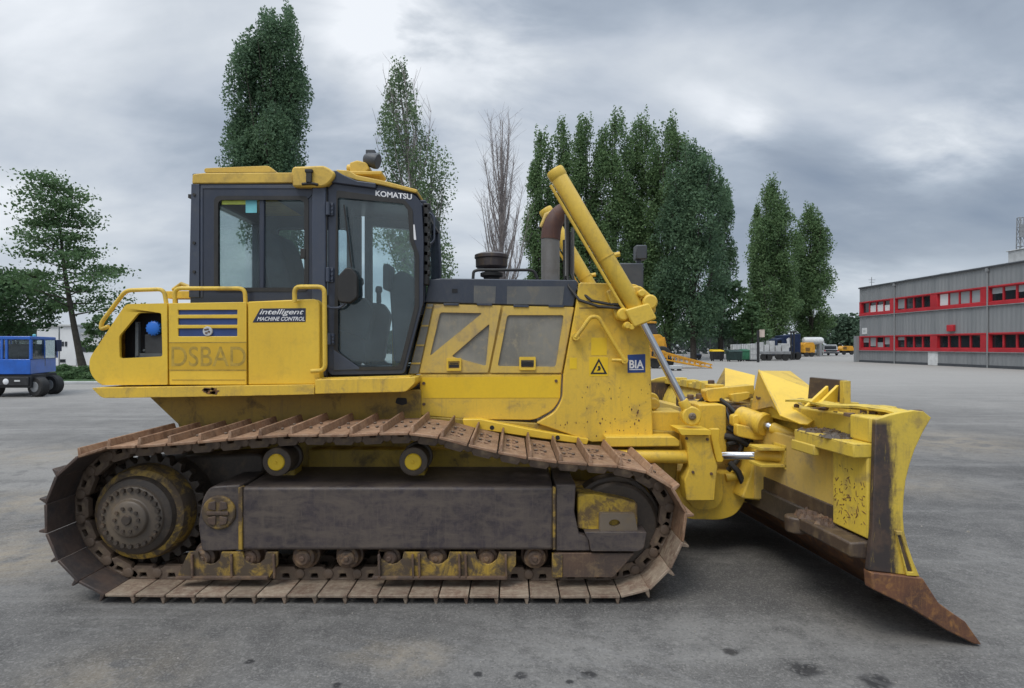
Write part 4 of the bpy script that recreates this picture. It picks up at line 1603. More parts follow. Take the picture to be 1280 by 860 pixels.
lift_cylinder(.74, 1)
lift_cylinder(mirror(.74), -1)
m = MB()
m.plate(rnd_poly(WP([(757, 363), (800, 357), (817, 372), (820, 390), (803, 404), (770, 400)], .80), .03), [], .78, .87)
part(m, 'trunnion_bracket', 'yellow_worn', bevel=.012)
m = MB()
m.tube([W3(709, 270, .95), W3(709.5, 345, .95), W3(711, 358, .9), W3(724, 375, .84), W3(748, 383, .8), W3(773, 385, .76), W3(786, 389, .70)], .0125, 8)
m.tube([W3(712, 290, .99), W3(713, 340, .97), W3(722, 362, .9), W3(740, 376, .82), W3(760, 380, .8), W3(776, 381, .76), W3(790, 386, .72)], .012, 8)
m.tube([W3(705, 300, 1.0), W3(706, 350, 1.0)], .012, 8)
part(m, 'hydraulic_hose', 'rubber', bevel=0)
m = MB()
m.tube([W3(708, 268, .96), W3(708.6, 345, .96)], .016, 8)
m.tube([W3(716, 285, 1.02), W3(716, 350, 1.02)], .013, 8)
part(m, 'steel_pipe', 'exhaust_grey', bevel=0)
m = MB()
m.box(*[W(774, 0, 1.9)[0], W(804, 0, 1.9)[0]], 1.88, 2.05, W(0, 362, 1.9)[1], W(0, 329, 1.9)[1])
m.box(*[W(797, 0, 1.9)[0], W(803, 0, 1.9)[0]], 1.94, 1.99, W(0, 330, 1.9)[1], W(0, 322, 1.9)[1])
hl = part(m, 'lamp_box', 'dark_grey_plate', bevel=.012)
m = MB()
m.box(*[W(795, 0, 1.9)[0], W(809, 0, 1.9)[0]], 1.90, 2.04, W(0, 324, 1.9)[1], W(0, 306, 1.9)[1])
part(m, 'head_lamp', 'dark_grey_plate', hl, bevel=.012)

# ---- push frame in front of the body
PY_ = .74
m = MB()
m.plate(rnd_poly(WP([(757, 546), (843, 546), (850, 551), (850, 558), (757, 559)], PY_ - .02), .01), [], PY_ - .02, PY_ + .16)
part(m, 'push_frame', 'yellow_worn', bevel=.010)
m = MB()
a, b = W3(770, 570, PY_ + .02), W3(866, 571, PY_ + .02)
cyl_between(m, a, b, .055, 24)
part(m, 'frame_tube', 'yellow_worn', bevel=0)
m = MB()
m.plate(rnd_poly(WP([(812, 514), (850, 514), (860, 520), (860, 546), (812, 546)], PY_ + .2), .02), [], PY_ + .2, PY_ + .5)
m.lathe(W3(818, 505, PY_ + .25), (0, 1, 0), [(0, .05), (.1, .05)], 16)
part(m, 'frame_block', 'yellow_worn', bevel=.012)
# bowl shaped nose of the C-frame, low down
m = MB()
q = rnd_poly(WP([(800, 585), (932, 594), (937, 600), (930, 630), (918, 645), (900, 650), (862, 649), (815, 630)], .92), [.02, .02, .03, .08, .08, .05, .04, .05])
m.plate(q, [], .92, mirror(.92))
cf = part(m, 'frame_nose', 'yellow_worn', bevel=.03, seg=3)
m = MB()
m.plate(rnd_poly(WP([(855, 597), (902, 590), (904, 622), (897, 634), (884, 638), (868, 637), (857, 622)], .88), .05), [rnd_poly(WP([(867, 604), (888, 603), (888, 611), (868, 613)], .88), .015)], .88, .92)
part(m, 'nose_plate', 'yellow_worn', cf, bevel=.01)
m = MB()
for (a, b) in (((907, 597), (937, 592)), ((930, 590), (938, 604))):
    m.tube([W3(*a, .9), W3(*b, .9)], .035, 12)
part(m, 'nose_lug', 'yellow_worn', cf, bevel=0)
# rod bracket (post with top plate)
m = MB()
m.plate(rnd_poly(WP([(855, 543), (886, 543), (889, 560), (897, 583), (895, 600), (893, 626), (858, 626), (855, 600), (861, 585), (859, 562)], PY_ - .04), .015), [], PY_ - .05, PY_ + .12)
pb = part(m, 'rod_bracket', 'yellow_worn', bevel=.012)
m = MB()
m.plate(rnd_poly(WP([(846, 535.5), (887.5, 537), (888, 543.5), (851, 543.5)], PY_ - .07), .008), [], PY_ - .09, PY_ + .15)
part(m, 'bracket_cap', 'yellow_clean', pb, bevel=.006)
m = MB()
m.plate(rnd_poly(WP([(888, 536), (900, 536), (899, 552), (905, 575), (903, 578), (896, 578), (890, 552)], PY_), .01), [], PY_, PY_ + .05)
part(m, 'bracket_rib', 'yellow_clean', pb, bevel=.006)
# upright block behind it
m = MB()
m.plate(rnd_poly(WP([(873, 506), (902, 505), (908, 508), (909, 566), (873, 566)], 1.0), .015), [], 1.0, 1.5)
part(m, 'upright_block', 'yellow_worn', bevel=.015)
m = MB()
m.plate(rnd_poly(WP([(880, 488), (888, 486), (941, 481), (941, 492), (905, 497), (903, 501), (884, 502)], 1.15), .02), [], 1.12, 1.26)
m.lathe(W3(893, 489, 1.30) + Vector((0, 0, -.10)), (0, 0, 1), [(0, .075), (.12, .075), (.125, .085), (.16, .085)], 24)
m.plate(rnd_poly(WP([(914, 493), (938, 490), (936, 498), (923, 503), (915, 502)], 1.05), .01), [], 1.05, 1.12)
part(m, 'cylinder_yoke', 'yellow_worn', bevel=.010)
m = MB()
m.box(*[W(858, 0, 1.4)[0], W(886, 0, 1.4)[0]], 1.35, 1.75, W(0, 512, 1.4)[1], W(0, 500, 1.4)[1])
for (px, py) in ((863, 497), (874, 496), (889, 479)):
    m.lathe(W3(px, py, 1.5) + Vector((0, 0, -.06)), (0, 0, 1), [(0, .03), (.09, .03)], 10)
part(m, 'valve_block', 'dark_rust', bevel=.008)
# tilt cylinder
m = MB()
A, B = W3(925, 520, .95), W3(956, 531, .72)
cyl_between(m, A, B, .085, 28)
cyl_between(m, B - (B - A).normalized() * .05, B + (B - A).normalized() * .01, .095, 28)
tc = part(m, 'tilt_cylinder', 'yellow_worn', bevel=0)
m = MB()
C = W3(1004, 550, .46)
cyl_between(m, B, B + (C - B) * .22, .036, 20)
part(m, 'tilt_rod', 'chrome', tc, bevel=0)
m = MB()
cyl_between(m, B + (C - B) * .2, C, .046, 20)
part(m, 'rod_end', 'yellow_worn', tc, bevel=0)
m = MB()
m.plate(rnd_poly(WP([(920, 530), (946, 535), (958, 541), (957, 549), (944, 550), (920, 545)], .78), .02), [], .76, .84)
m.plate(rnd_poly(WP([(914, 519), (922, 517), (922, 534), (914, 532)], .9), .02), [], .86, .95)
part(m, 'cylinder_lug', 'yellow_worn', tc, bevel=.008)
# angle cylinder
m = MB()
A, B, C = W3(900, 569.5, .78), W3(946, 569.5, .64), W3(985, 571, .50)
cyl_between(m, A, B, .033, 24)
ac = part(m, 'angle_rod', 'chrome', bevel=0)
m = MB()
cyl_between(m, B - (B - A) * .03, C, .045, 24)
m.lathe(C + Vector((0, 0, -.05)), (0, 0, 1), [(0, .055), (.1, .055)], 20)
part(m, 'rod_end', 'yellow_worn', ac, bevel=0)
m = MB()
m.tube([W3(906, 545, 1.0), W3(922, 548, .95), W3(935, 556, .9), (2.0, .95, .95)], .028, 10)
m.tube([W3(912, 578, .9), W3(923, 590, .85), W3(929, 604, .85)], .025, 10)
m.tube([W3(909, 556, .95), W3(925, 552, .98), W3(940, 545, 1.0)], .022, 10)
part(m, 'blade_hose', 'rubber', bevel=0)
# far cylinder, the mirror image of the near one
m = MB()
cyl_between(m, (A.x - .2, mirror(A.y), A.z), (2.05, 2.25, A.z), .045, 20)
part(m, 'far_angle_cylinder', 'yellow_worn', bevel=0)

# ---- blade: built along its own width u, from the near end (u = 0) to the far end
BW, BY0, SK = 3.92, -.54, .105
blade_n = Vector((1, SK, 0)).normalized()


def bxf(q):
    return Vector((q.x - SK * q.y, BY0 + q.y, q.z))


def BP(pts, u=0.0):
    """pixels at the near end of the blade to its X, Z section"""
    return WP(pts, BY0 + u)


def bm_():
    m = MB()
    m.xf = bxf
    return m


front = BP([(1164, 522), (1152.6, 541), (1143, 561), (1136.5, 580), (1131.5, 600), (1129, 622), (1128, 645), (1129.5, 664), (1134, 682), (1141, 702), (1149, 721)])
back = [(x - .045 - .012 * math.sin(math.pi * i / 10), z) for i, (x, z) in enumerate(front)]
m = bm_()
m.plate(front + back[::-1], [], .035, BW - .035)
bl = part(m, 'blade', 'yellow_blade', bevel=.004)
# thick top edge, chewed up and torn
m = bm_()
rr = random.Random(5)
n = 34
px_, pz = front[0]
for i in range(n):
    u0, u1 = .03 + (BW - .06) * i / n, .03 + (BW - .06) * (i + 1) / n
    dz0 = rr.uniform(-.012, .028)
    m.box(px_ - .14 + rr.uniform(-.01, .01), px_ - .012 + rr.uniform(-.01, .01), u0, u1 + .004 * rr.random(), pz - .05, pz + .012 + dz0)
part(m, 'top_edge', 'yellow_blade', bl, bevel=.006)
m = bm_()
for i in range(26):
    u = rr.uniform(.02, 1.4)
    s_ = rr.uniform(.012, .035)
    c = (px_ - rr.uniform(.02, .33), u, pz + rr.uniform(-.03, .02))
    pts = [(c[0] + s_ * math.cos(a) * rr.uniform(.6, 1.3), c[1] + s_ * math.sin(a) * rr.uniform(.6, 1.6), c[2] + rr.uniform(-.008, .012)) for a in (0, 1.1, 2.2, 3.3, 4.4, 5.5)]
    m.loft(pts, [(a, b, q - .02) for a, b, q in pts])
tag(part(m, 'dirt_crust', 'dark_rust', bl, bevel=0), kind='stuff')
# bent torn strip lying on the top
m = bm_()
tp = [(2.36, .02, 1.34), (2.32, .12, 1.362), (2.24, .25, 1.372), (2.16, .42, 1.36), (2.12, .62, 1.375), (2.10, .8, 1.36)]
m.loft([(a - .05, b, q) for a, b, q in tp] + [(a + .05, b + .02, q + .008) for a, b, q in reversed(tp)], [(a - .05, b, q - .014) for a, b, q in tp] + [(a + .05, b + .02, q - .008) for a, b, q in reversed(tp)])
part(m, 'torn_strip', 'yellow_blade', bl, bevel=0)
m = bm_()
m.lathe((2.39, .06, 1.335), (1, .2, -.1), [(0, .02), (.01, .035), (.05, .04), (.06, .02)], 14)
part(m, 'edge_knob', 'dark_rust', bl, bevel=.004)
# end plates
epx = [(1095, 524.5), (1111, 519), (1126, 515.5), (1143, 513), (1155, 514.5), (1164.5, 522), (1153.5, 541), (1144, 561), (1137.5, 580), (1132.5, 600), (1130, 622), (1129, 645), (1130.5, 664), (1135, 682), (1142, 702), (1150, 721), (1085.5, 713), (1091, 662)]
ep = BP(epx)
for u0 in (0.0, BW - .035):
    m = bm_()
    m.plate(ep, [], u0, u0 + .034)
    e = part(m, 'end_plate', 'blade_end', bl, bevel=.005)
    m = bm_()
    un, uf = (u0 - .016, u0 + .01) if u0 < 1 else (u0 + .024, u0 + .05)
    m.plate(BP([(1117.5, 663), (1126, 663.5), (1145, 719), (1131, 718.5)]), [BP([(1119.5, 668), (1124, 668.5), (1139, 714), (1132, 713.5)])], un, uf)
    part(m, 'wear_bar', 'yellow_blade', e, bevel=.004)
    m = bm_()
    m.plate(BP([(1119.5, 668), (1124, 668.5), (1139, 714), (1132, 713.5)]), [], u0 - .006 if u0 < 1 else u0 + .03, u0 + .01 if u0 < 1 else u0 + .04)
    part(m, 'bare_steel', 'blade_scoured', e, bevel=0)
# cutting edge
ce = BP([(1150, 720.5), (1168, 751), (1187, 765), (1205, 776), (1223, 803), (1213, 803.5), (1196, 786), (1176, 770), (1154, 754), (1136, 722)])
cx = [(x, max(z, .008)) for x, z in ce]
m = bm_()
m.plate(cx, [], .0, BW)
part(m, 'cutting_edge', 'rust_edge', bl, bevel=.005)
m = bm_()
eb = BP([(1086, 714), (1150, 721), (1170, 752), (1188, 765), (1203, 775), (1223.5, 804), (1214, 803), (1180, 786), (1133, 757), (1088, 735)])
m.plate([(x, max(z, .006)) for x, z in eb], [], -.022, .05)
part(m, 'end_bit', 'rust_edge', bl, bevel=.006)
# structure on the back
x_back = back[5][0]
m = bm_()
m.box(2.105, x_back + .02, .04, .36, .605, 1.17)
ps = part(m, 'back_panel', 'yellow_blade', bl, bevel=.010)
m = bm_()
rr = random.Random(2)
for i in range(85):                                 # flaked paint on the box
    u, z = rr.uniform(.06, .34), rr.gauss(.80, .11)
    if not .63 < z < 1.14:
        continue
    s_ = rr.uniform(.0012, .0034)
    ang = rr.uniform(0, 3.14)
    L = rr.uniform(2, 8)
    pts = [(2.103, u + s_ * (L * math.cos(t) * math.cos(ang) - math.sin(t) * math.sin(ang)), z + s_ * (L * math.cos(t) * math.sin(ang) + math.sin(t) * math.cos(ang))) for t in (0, 1, 2, 3.1, 4.2, 5.2)]
    m.loft(pts, [(2.108, b, c) for a, b, c in pts])
tag(part(m, 'flaked_paint', 'rust_edge', ps, bevel=0), kind='stuff')
m = bm_()
m.box(2.02, 2.16, .036, .64, 1.085, 1.165)
m.box(2.02, 2.38, .036, .64, 1.155, 1.172)
m.box(2.01, 2.05, .40, .66, 1.03, 1.10)
part(m, 'upper_beam', 'yellow_blade', bl, bevel=.010)
m = bm_()
m.box(2.12, 2.36, .036, .22, 1.172, 1.325)
m.box(2.20, 2.38, .22, 1.6, 1.172, 1.30)
part(m, 'upper_back', 'yellow_blade', bl, bevel=.012)
m = bm_()
rr = random.Random(21)
for i in range(60):
    u = rr.uniform(.2, .62)
    s_ = rr.uniform(.012, .04)
    c = (rr.uniform(2.03, 2.20), u, 1.172)
    h = rr.uniform(.006, .026)
    pts = [(c[0] + s_ * math.cos(a) * rr.uniform(.6, 1.3), c[1] + s_ * math.sin(a) * rr.uniform(.6, 1.6), c[2] - .004) for a in (0, 1.1, 2.2, 3.3, 4.4, 5.5)]
    top = [(c[0] + (a - c[0]) * .5 + rr.uniform(-.006, .006), c[1] + (b - c[1]) * .5, c[2] + h * rr.uniform(.7, 1.2)) for a, b, q in pts]
    m.loft(top, pts)
tag(part(m, 'caked_mud', 'greasy_steel', bl, bevel=0), kind='stuff')
m = bm_()
m.loft([(2.00, .036, .50), (2.00, .60, .50), (2.00, .60, .585), (2.00, .036, .585)], [(2.26, .036, .46), (2.26, .60, .46), (2.26, .60, .60), (2.26, .036, .60)])
m.lathe((2.02, .61, .47), (0, 0, 1), [(0, .07), (.11, .075)], 18)
part(m, 'lower_bar', 'blade_scoured', bl, bevel=.012)
m = bm_()
m.box(2.13, 2.26, .60, BW - .6, .43, .60)
part(m, 'inner_bar', 'greasy_steel', bl, bevel=.012)
m = bm_()
for i in range(40):
    u = rr.uniform(.32, .70)
    c = (rr.uniform(2.02, 2.2), u, .60)
    s_ = rr.uniform(.02, .05)
    pts = [(c[0] + s_ * math.cos(a) * rr.uniform(.6, 1.3), c[1] + s_ * math.sin(a) * rr.uniform(.6, 1.4), c[2] - .02) for a in (0, 1.1, 2.2, 3.3, 4.4, 5.5)]
    m.loft([(c[0] + (a - c[0]) * .5, c[1] + (b - c[1]) * .5, c[2] + rr.uniform(.0, .022)) for a, b, q in pts], pts)
tag(part(m, 'mud_clods', 'dark_rust', bl, bevel=0), kind='stuff')
# recessed back sheet and vertical ribs further in
m = bm_()
m.box(2.16, x_back + .02, .36, 1.62, .60, 1.08)
m.box(2.14, x_back + .02, 1.62, 2.6, .40, 1.25)
m.box(2.16, x_back + .02, 2.6, BW - .04, .60, 1.08)
part(m, 'back_sheet', 'yellow_dusty', bl, bevel=.012)
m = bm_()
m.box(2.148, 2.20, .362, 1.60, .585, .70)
part(m, 'dark_strip', 'blade_scoured', bl, bevel=.006)  # darker strip over the foot of the back sheet
m = bm_()
for u in (1.28, 1.5, 2.85, 3.2):
    m = bm_()
    m.box(2.08, 2.17, u, u + .03, .52, .80)
    part(m, 'back_rib', 'yellow_dusty', bl, bevel=.006)
m = bm_()
m.plate(rnd_poly([(1.98, .52), (2.16, .50), (2.16, .95), (2.10, .95), (2.05, .7)], .03), [], 1.3, 1.5)
part(m, 'centre_lug', 'yellow_worn', bl, bevel=.012)
# lugs of the angle cylinder
m = bm_()
for z in (.835, .960):
    m.plate([(0, 0)] * 0 or rnd_poly([(1.97, z), (2.20, z), (2.20, z + .022), (1.97, z + .022)], .004), [], .98, 1.16)
m.box(2.15, 2.20, .98, 1.16, .82, 1.0)
part(m, 'cylinder_lug', 'yellow_blade', bl, bevel=.006)
# folded guards behind the top edge
def sheet(pts, t, name, mats='yellow_blade', parent=bl):
    a, b, c = Vector(pts[0]), Vector(pts[1]), Vector(pts[2])
    n = (b - a).cross(c - a).normalized() * t
    m = MB()
    m.loft([Vector(p) for p in pts], [Vector(p) + n for p in pts])
    return part(m, name, mats, parent, bevel=.003)


g1 = sheet([W3(948, 462, .85), W3(1019, 488, .75), W3(1029, 500, .55), W3(1002, 509, .40), W3(975, 518, .38)], .012, 'spill_guard', 'yellow_clean')
sheet([W3(948, 462, .85), W3(975, 518, .38), W3(965, 508, .62), W3(938, 514, .95)], .010, 'guard_side', 'yellow_dusty', g1)
sheet([W3(974, 518.5, .37), W3(993, 508, .46), W3(1026, 509, .42), W3(1030, 517, .30), W3(1010, 530, .10), W3(1000, 529, .12)], .012, 'guard_flap', 'yellow_clean', g1)
sheet([W3(950, 463, .9), W3(988, 463.5, 1.3), W3(1021, 489, .85), W3(1018, 488, .76)], .010, 'guard_top', 'yellow_worn', g1)
g2 = sheet([W3(906, 459.5, 2.1), W3(944, 469, 2.0), W3(942, 486, 1.7), W3(906, 486, 1.7)], .012, 'spill_guard', 'yellow_clean')
sheet([W3(906, 459.5, 2.1), W3(906, 486, 1.7), W3(892, 485, 2.0)], .010, 'guard_side', 'yellow_shadow_dirt', g2)
# bare steel wing plate with two gussets
m = MB()
m.loft([W3(1012, 471.5, .35), W3(1057, 475.5, .05), W3(1055, 505, .05), W3(1009, 505, .35)],
       [W3(1012, 471.5, .35) + Vector((.03, .03, 0)), W3(1057, 475.5, .05) + Vector((.03, .03, 0)), W3(1055, 505, .05) + Vector((.03, .03, 0)), W3(1009, 505, .35) + Vector((.03, .03, 0))])
wp = part(m, 'wing_plate', 'blade_scoured', bl, bevel=.004)
for (a, b, c) in (((1032, 482), (1004, 508), (1033, 506)), ((1045, 481), (1018, 507), (1043, 506))):
    sheet([W3(*a, .12), W3(*b, .02), W3(*c, .12)], .022, 'gusset', 'yellow_clean', wp)
m = MB()
a, b = W3(1052, 475.5, .06), W3(1052, 504, .06)
m.box(a.x - .02, a.x + .03, .0, .05, b.z, a.z)
part(m, 'plate_edge', 'yellow_blade', wp, bevel=.004)

# pins, pads and hoses that tie the push frame, cylinders and blade together
m = MB()
m.tube([W3(868, 507, 1.3), W3(880, 498, 1.25), W3(898, 497, 1.15), W3(912, 508, 1.05), W3(920, 517, 1.0)], .018, 8)
m.tube([W3(866, 510, 1.35), W3(884, 503, 1.25), W3(905, 506, 1.1), W3(913, 527, 1.0), W3(917, 540, .95)], .016, 8)
m.tube([W3(909, 534, 1.05), W3(920, 541, 1.0), W3(927, 558, .95), W3(922, 575, .92), W3(910, 588, .95)], .022, 8)
m.tube([W3(948, 541, .85), W3(960, 556, .9), W3(974, 562, 1.0), (2.08, .85, .92)], .018, 8)
m.tube([W3(941, 500, 1.1), W3(946, 512, 1.05), W3(938, 520, 1.0)], .018, 8)
part(m, 'hydraulic_hose', 'rubber', bevel=0)
m = MB()
for (px, py, y_, r_) in ((985, 556, .48, .026), (985, 586, .48, .026)):
    c = W3(px, py, y_)
    m.lathe(c, (0, 0, 1), [(0, r_), (.05, r_)], 12)
part(m, 'cylinder_pin', 'hub_steel', bevel=.003)
m = MB()
m.plate(rnd_poly(WP([(862, 604), (890, 602), (891, 609), (863, 611)], .865), .006), [], .86, .885)
part(m, 'nose_step', 'yellow_dusty', cf, bevel=.004)
m = MB()
for (px, py) in ((858, 548), (884, 549), (866, 590), (889, 592)):
    c = W3(px, py, PY_ - .05)
    m.lathe((c.x, PY_ - .062, c.z), (0, 1, 0), [(0, .011), (.013, .012)], 8)
part(m, 'bracket_bolts', 'dark_rust', pb, bevel=0)
m = MB()
m.box(*[W(909, 0, 1.05)[0], W(934, 0, 1.05)[0]], 1.05, 1.3, W(0, 520, 1.05)[1], W(0, 507, 1.05)[1])
part(m, 'valve_manifold', 'dark_rust', bevel=.01)
m = MB()
m.box(*[W(911, 0, 1.1)[0], W(929, 0, 1.1)[0]], 1.1, 1.4, W(0, 565, 1.1)[1], W(0, 545, 1.1)[1])
part(m, 'valve_manifold', 'dark_rust', bevel=.01)

# ------------------------------------------------------------------ trees
def fast_mesh(name, v, nper, matname, parent):
    n = len(v) // nper
    me = bpy.data.meshes.new(name)
    me.vertices.add(len(v))
    me.vertices.foreach_set('co', np.asarray(v, np.float32).ravel())
    me.loops.add(len(v))
    me.loops.foreach_set('vertex_index', np.arange(len(v), dtype=np.int32))
    me.polygons.add(n)
    me.polygons.foreach_set('loop_start', np.arange(0, len(v), nper, dtype=np.int32))
    me.update(calc_edges=True)
    me.validate()
    me.materials.append(MATS[matname])
    o = bpy.data.objects.new(name, me)
    COL.objects.link(o)
    adopt(o, parent)
    return o


def leaf_quads(c, size, rng, flat=0.0):
    """small bent diamond leaves round the centres c"""
    n = len(c)
    a = rng.normal(size=(n, 3))
    a[:, 2] *= (1 - flat)
    a /= np.linalg.norm(a, axis=1, keepdims=True) + 1e-9
    b = rng.normal(size=(n, 3))
    b -= (b * a).sum(1, keepdims=True) * a
    b /= np.linalg.norm(b, axis=1, keepdims=True) + 1e-9
    s = (size * rng.uniform(.6, 1.35, n))[:, None]
    q = np.empty((n, 4, 3))
    q[:, 0] = c - a * s * .55
    q[:, 1] = c + b * s * .36 + a * s * .05
    q[:, 2] = c + a * s * .60
    q[:, 3] = c - b * s * .36 + a * s * .08
    return q.reshape(-1, 3)


def poplar(px, top, half, Y, label, seed, group=None, dens=1.0, leaf='leaf_poplar', leafsize=.42, base=.10, nspin=14, lean=0.0, twiggy=0.0, count=7000, name='poplar_tree', widest=.38, sharp=1.0, low=.55, twig=.03):
    rng = np.random.default_rng(seed)
    rr = random.Random(seed)
    D = Y - CAM_Y
    X, H = W(px, top, Y)
    Rm = half / F * D
    t = thing(name, (X, Y, 0), label, 'tree', group)
    m = MB()
    r0 = .16 + H * .009
    path = [Vector((X + lean * (i / 8) ** 1.5 - lean, Y, H * .97 * i / 8)) + Vector((rr.uniform(-.12, .12), rr.uniform(-.12, .12), 0)) * (1 if 0 < i else 0) for i in range(9)]
    m.tube(path, [r0 * (1 - .93 * (i / 8)) + .01 for i in range(9)], 8)
    spin = []

    def prof(f):                       # crown radius share at height share f
        if f < widest:
            return max(.05, low + (1 - low) * math.sin(math.pi / 2 * f / widest))
        return max(0.03, math.cos(math.pi / 2 * ((f - widest) / (1 - widest)) ** sharp)) ** .8

    def trunk_at(f):
        k = min(7.999, f * 8)
        i = int(k)
        return path[i].lerp(path[i + 1], k - i)
    for k in range(nspin):
        f0 = base + (.72 - base) * (k / nspin) + rr.uniform(-.03, .03)
        f1 = min(.97, f0 + rr.uniform(.22, .36))
        th = k * 2.4 + rr.uniform(-.4, .4)
        rad = Rm * prof((f0 + f1) / 2) * rr.uniform(.50, .82)
        p0 = trunk_at(f0)
        p1 = trunk_at(f1) + Vector((math.cos(th), math.sin(th), 0)) * rad
        p1.z = H * f1
        pm = p0.lerp(p1, .45) + Vector((math.cos(th), math.sin(th), 0)) * rad * .18
        m.tube([p0, pm, p1], [r0 * .30 * (1 - f0) + .025, r0 * .2 * (1 - f0) + .02, .012], 5)
        spin.append((p0, pm, p1, rad))
    spin.append((trunk_at(base), trunk_at(.5), trunk_at(1.0), Rm * .5))
    spin.append((trunk_at(.4), trunk_at(.7), trunk_at(1.0), Rm * .35))
    if twiggy:
        for k in range(int(170 * twiggy)):
            p0, pm, p1, rad = spin[rr.randrange(len(spin))]
            q = rr.random()
            s = (p0 * (1 - q) ** 2 + pm * 2 * q * (1 - q) + p1 * q * q)
            L = H * rr.uniform(.03, .10)
            sp_ = .33 if twiggy < 5 else .55
            d = Vector((rr.gauss(0, sp_), rr.gauss(0, sp_), 1)).normalized()
            e = s + d * L
            m.tube([s, s.lerp(e, .5) + Vector((rr.gauss(0, .06), rr.gauss(0, .06), 0)), e], [twig, twig * .75, twig * .4], 3, cap=False)
    tr = m.build('trunk', 'twig_grey' if twiggy > .8 else 'bark', t, 0, smooth=60)
    if count:
        # the crown is many upswept plumes of leaves with gaps between them
        def plume(c0, h, w, n):
            u = rng.normal(size=(n, 3))
            u /= np.linalg.norm(u, axis=1, keepdims=True)
            r = rng.uniform(0, 1, n)[:, None] ** .5
            q = u * r
            q[:, :2] *= (1 - .45 * q[:, 2:3])            # narrower at the tip
            lump = np.array([noise.noise(Vector(v) * 2.3 + Vector((c0[0], c0[2], seed))) for v in q])
            q = q[lump > -.22]
            return np.array(c0) + q * np.array([w, w, h])
        npl = int(26 + 20 * min(2.4, Rm / 2.2) * (1.6 if Rm > 3.2 else 1))
        got = []
        wts = []
        for k in range(npl):
            f_ = base + .04 + (.93 - base) * ((k + rng.uniform(0, 1)) / npl) ** .92
            th_ = rng.uniform(0, 2 * np.pi)
            rr_ = rng.uniform(.15, 1.0) ** .6 * .78
            p_ = prof(f_) * Rm
            ax = trunk_at(min(.999, f_))
            w_ = max(Rm * .16, p_ * rng.uniform(.26, .44)) * (.8 + .4 * dens)
            h_ = H * rng.uniform(.055, .095) * (1.25 if rng.uniform() < .25 else 1)
            got.append(((ax.x + math.cos(th_) * rr_ * p_, ax.y + math.sin(th_) * rr_ * p_, f_ * H), h_, w_))
            wts.append(w_ ** 1.6 * h_)
        for f_ in (.90, .945, .975):
            ax = trunk_at(f_)
            got.append(((ax.x, ax.y, f_ * H), H * .04, Rm * (.20 if f_ < .95 else .10)))
            wts.append((Rm * .2) ** 1.6 * H * .04)
        wts = np.array(wts) / sum(wts)
        lay = np.concatenate([plume(c0, h, w, max(12, int(count * 1.5 * q))) for (c0, h, w), q in zip(got, wts)])
        lay = lay[lay[:, 2] > H * base * .8]
        lay = lay + rng.normal(size=lay.shape) * leafsize * .35
        fast_mesh('crown', leaf_quads(lay, leafsize, rng), 4, leaf, t)
    return t


def spray_tree(px, basepx, top, half, Y, label, seed, name='tree', leaf='leaf_green', leafsize=.2, count=9000, trunk_px=None, group=None, nl=46, start=.22, flat=.35, r0=.16, shape='round', dens=.9):
    """broad-leaved tree: leaning trunk, spreading limbs that carry pads of leaves"""
    rng = np.random.default_rng(seed)
    rr = random.Random(seed)
    D = Y - CAM_Y
    Xt, H = W(px, top, Y)
    Xb = W(basepx, 0, Y)[0]
    Rm = half / F * D
    t = thing(name, (Xb, Y, 0), label, 'tree', group)
    m = MB()
    path = [Vector((Xb + (Xt - Xb) * (i / 8) ** .8 + rr.uniform(-.06, .06) * (i > 0), Y + rr.uniform(-.08, .08), H * .98 * i / 8)) for i in range(9)]
    m.tube(path, [r0 * (1.25 if i == 0 else 1 - .9 * i / 8) for i in range(9)], 9)
    pads = []
    for k in range(nl):
        f = start + (.98 - start) * ((k + .5) / nl)
        i = min(7, int(f * 8))
        p0 = path[i].lerp(path[i + 1], f * 8 - i)
        th = k * 2.399 + rr.uniform(-.3, .3)
        if shape == 'round':
            reach = Rm * (1.15 * math.sin(math.pi * min(1, (f - start) / (1.02 - start)) ** .62) + .14)
        else:
            reach = Rm * (1 - .8 * (f - start) / (1 - start))
        reach *= rr.uniform(.55, 1.08)
        rise = reach * rr.uniform(.05, .45) + .1
        p1 = p0 + Vector((math.cos(th) * reach, math.sin(th) * reach, rise))
        pm = p0.lerp(p1, .5) + Vector((0, 0, -.08 * reach + rr.uniform(0, .2)))
        m.tube([p0, pm, p1], [r0 * .34 * (1 - f * .7), r0 * .2 * (1 - f * .7), .012], 5)
        for s in range(3):
            q = rr.uniform(.45, 1.0)
            b = p0 * (1 - q) ** 2 + pm * 2 * q * (1 - q) + p1 * q * q
            e = b + Vector((rr.gauss(0, .3), rr.gauss(0, .3), rr.uniform(0, .25))) * Rm * .35
            m.tube([b, e], [.02, .007], 4, cap=False)
            pads.append((b.lerp(e, .7), Rm * rr.uniform(.10, .22)))
        pads.append((p1, Rm * rr.uniform(.12, .24)))
    m.build('trunk', 'bark', t, 0, smooth=60)
    per = max(4, count // len(pads))
    cs = []
    for c, r in pads:
        n = int(per * rr.uniform(.4, 1.5))
        cs.append(np.array(c) + np.clip(rng.normal(size=(n, 3)), -1.5, 1.5) * np.array([r, r, r * (1 - flat)]))
    c = np.concatenate(cs)
    c = c[c[:, 2] > H * start * .55]
    fast_mesh('crown', leaf_quads(c, leafsize, rng, .2), 4, leaf, t)
    return t


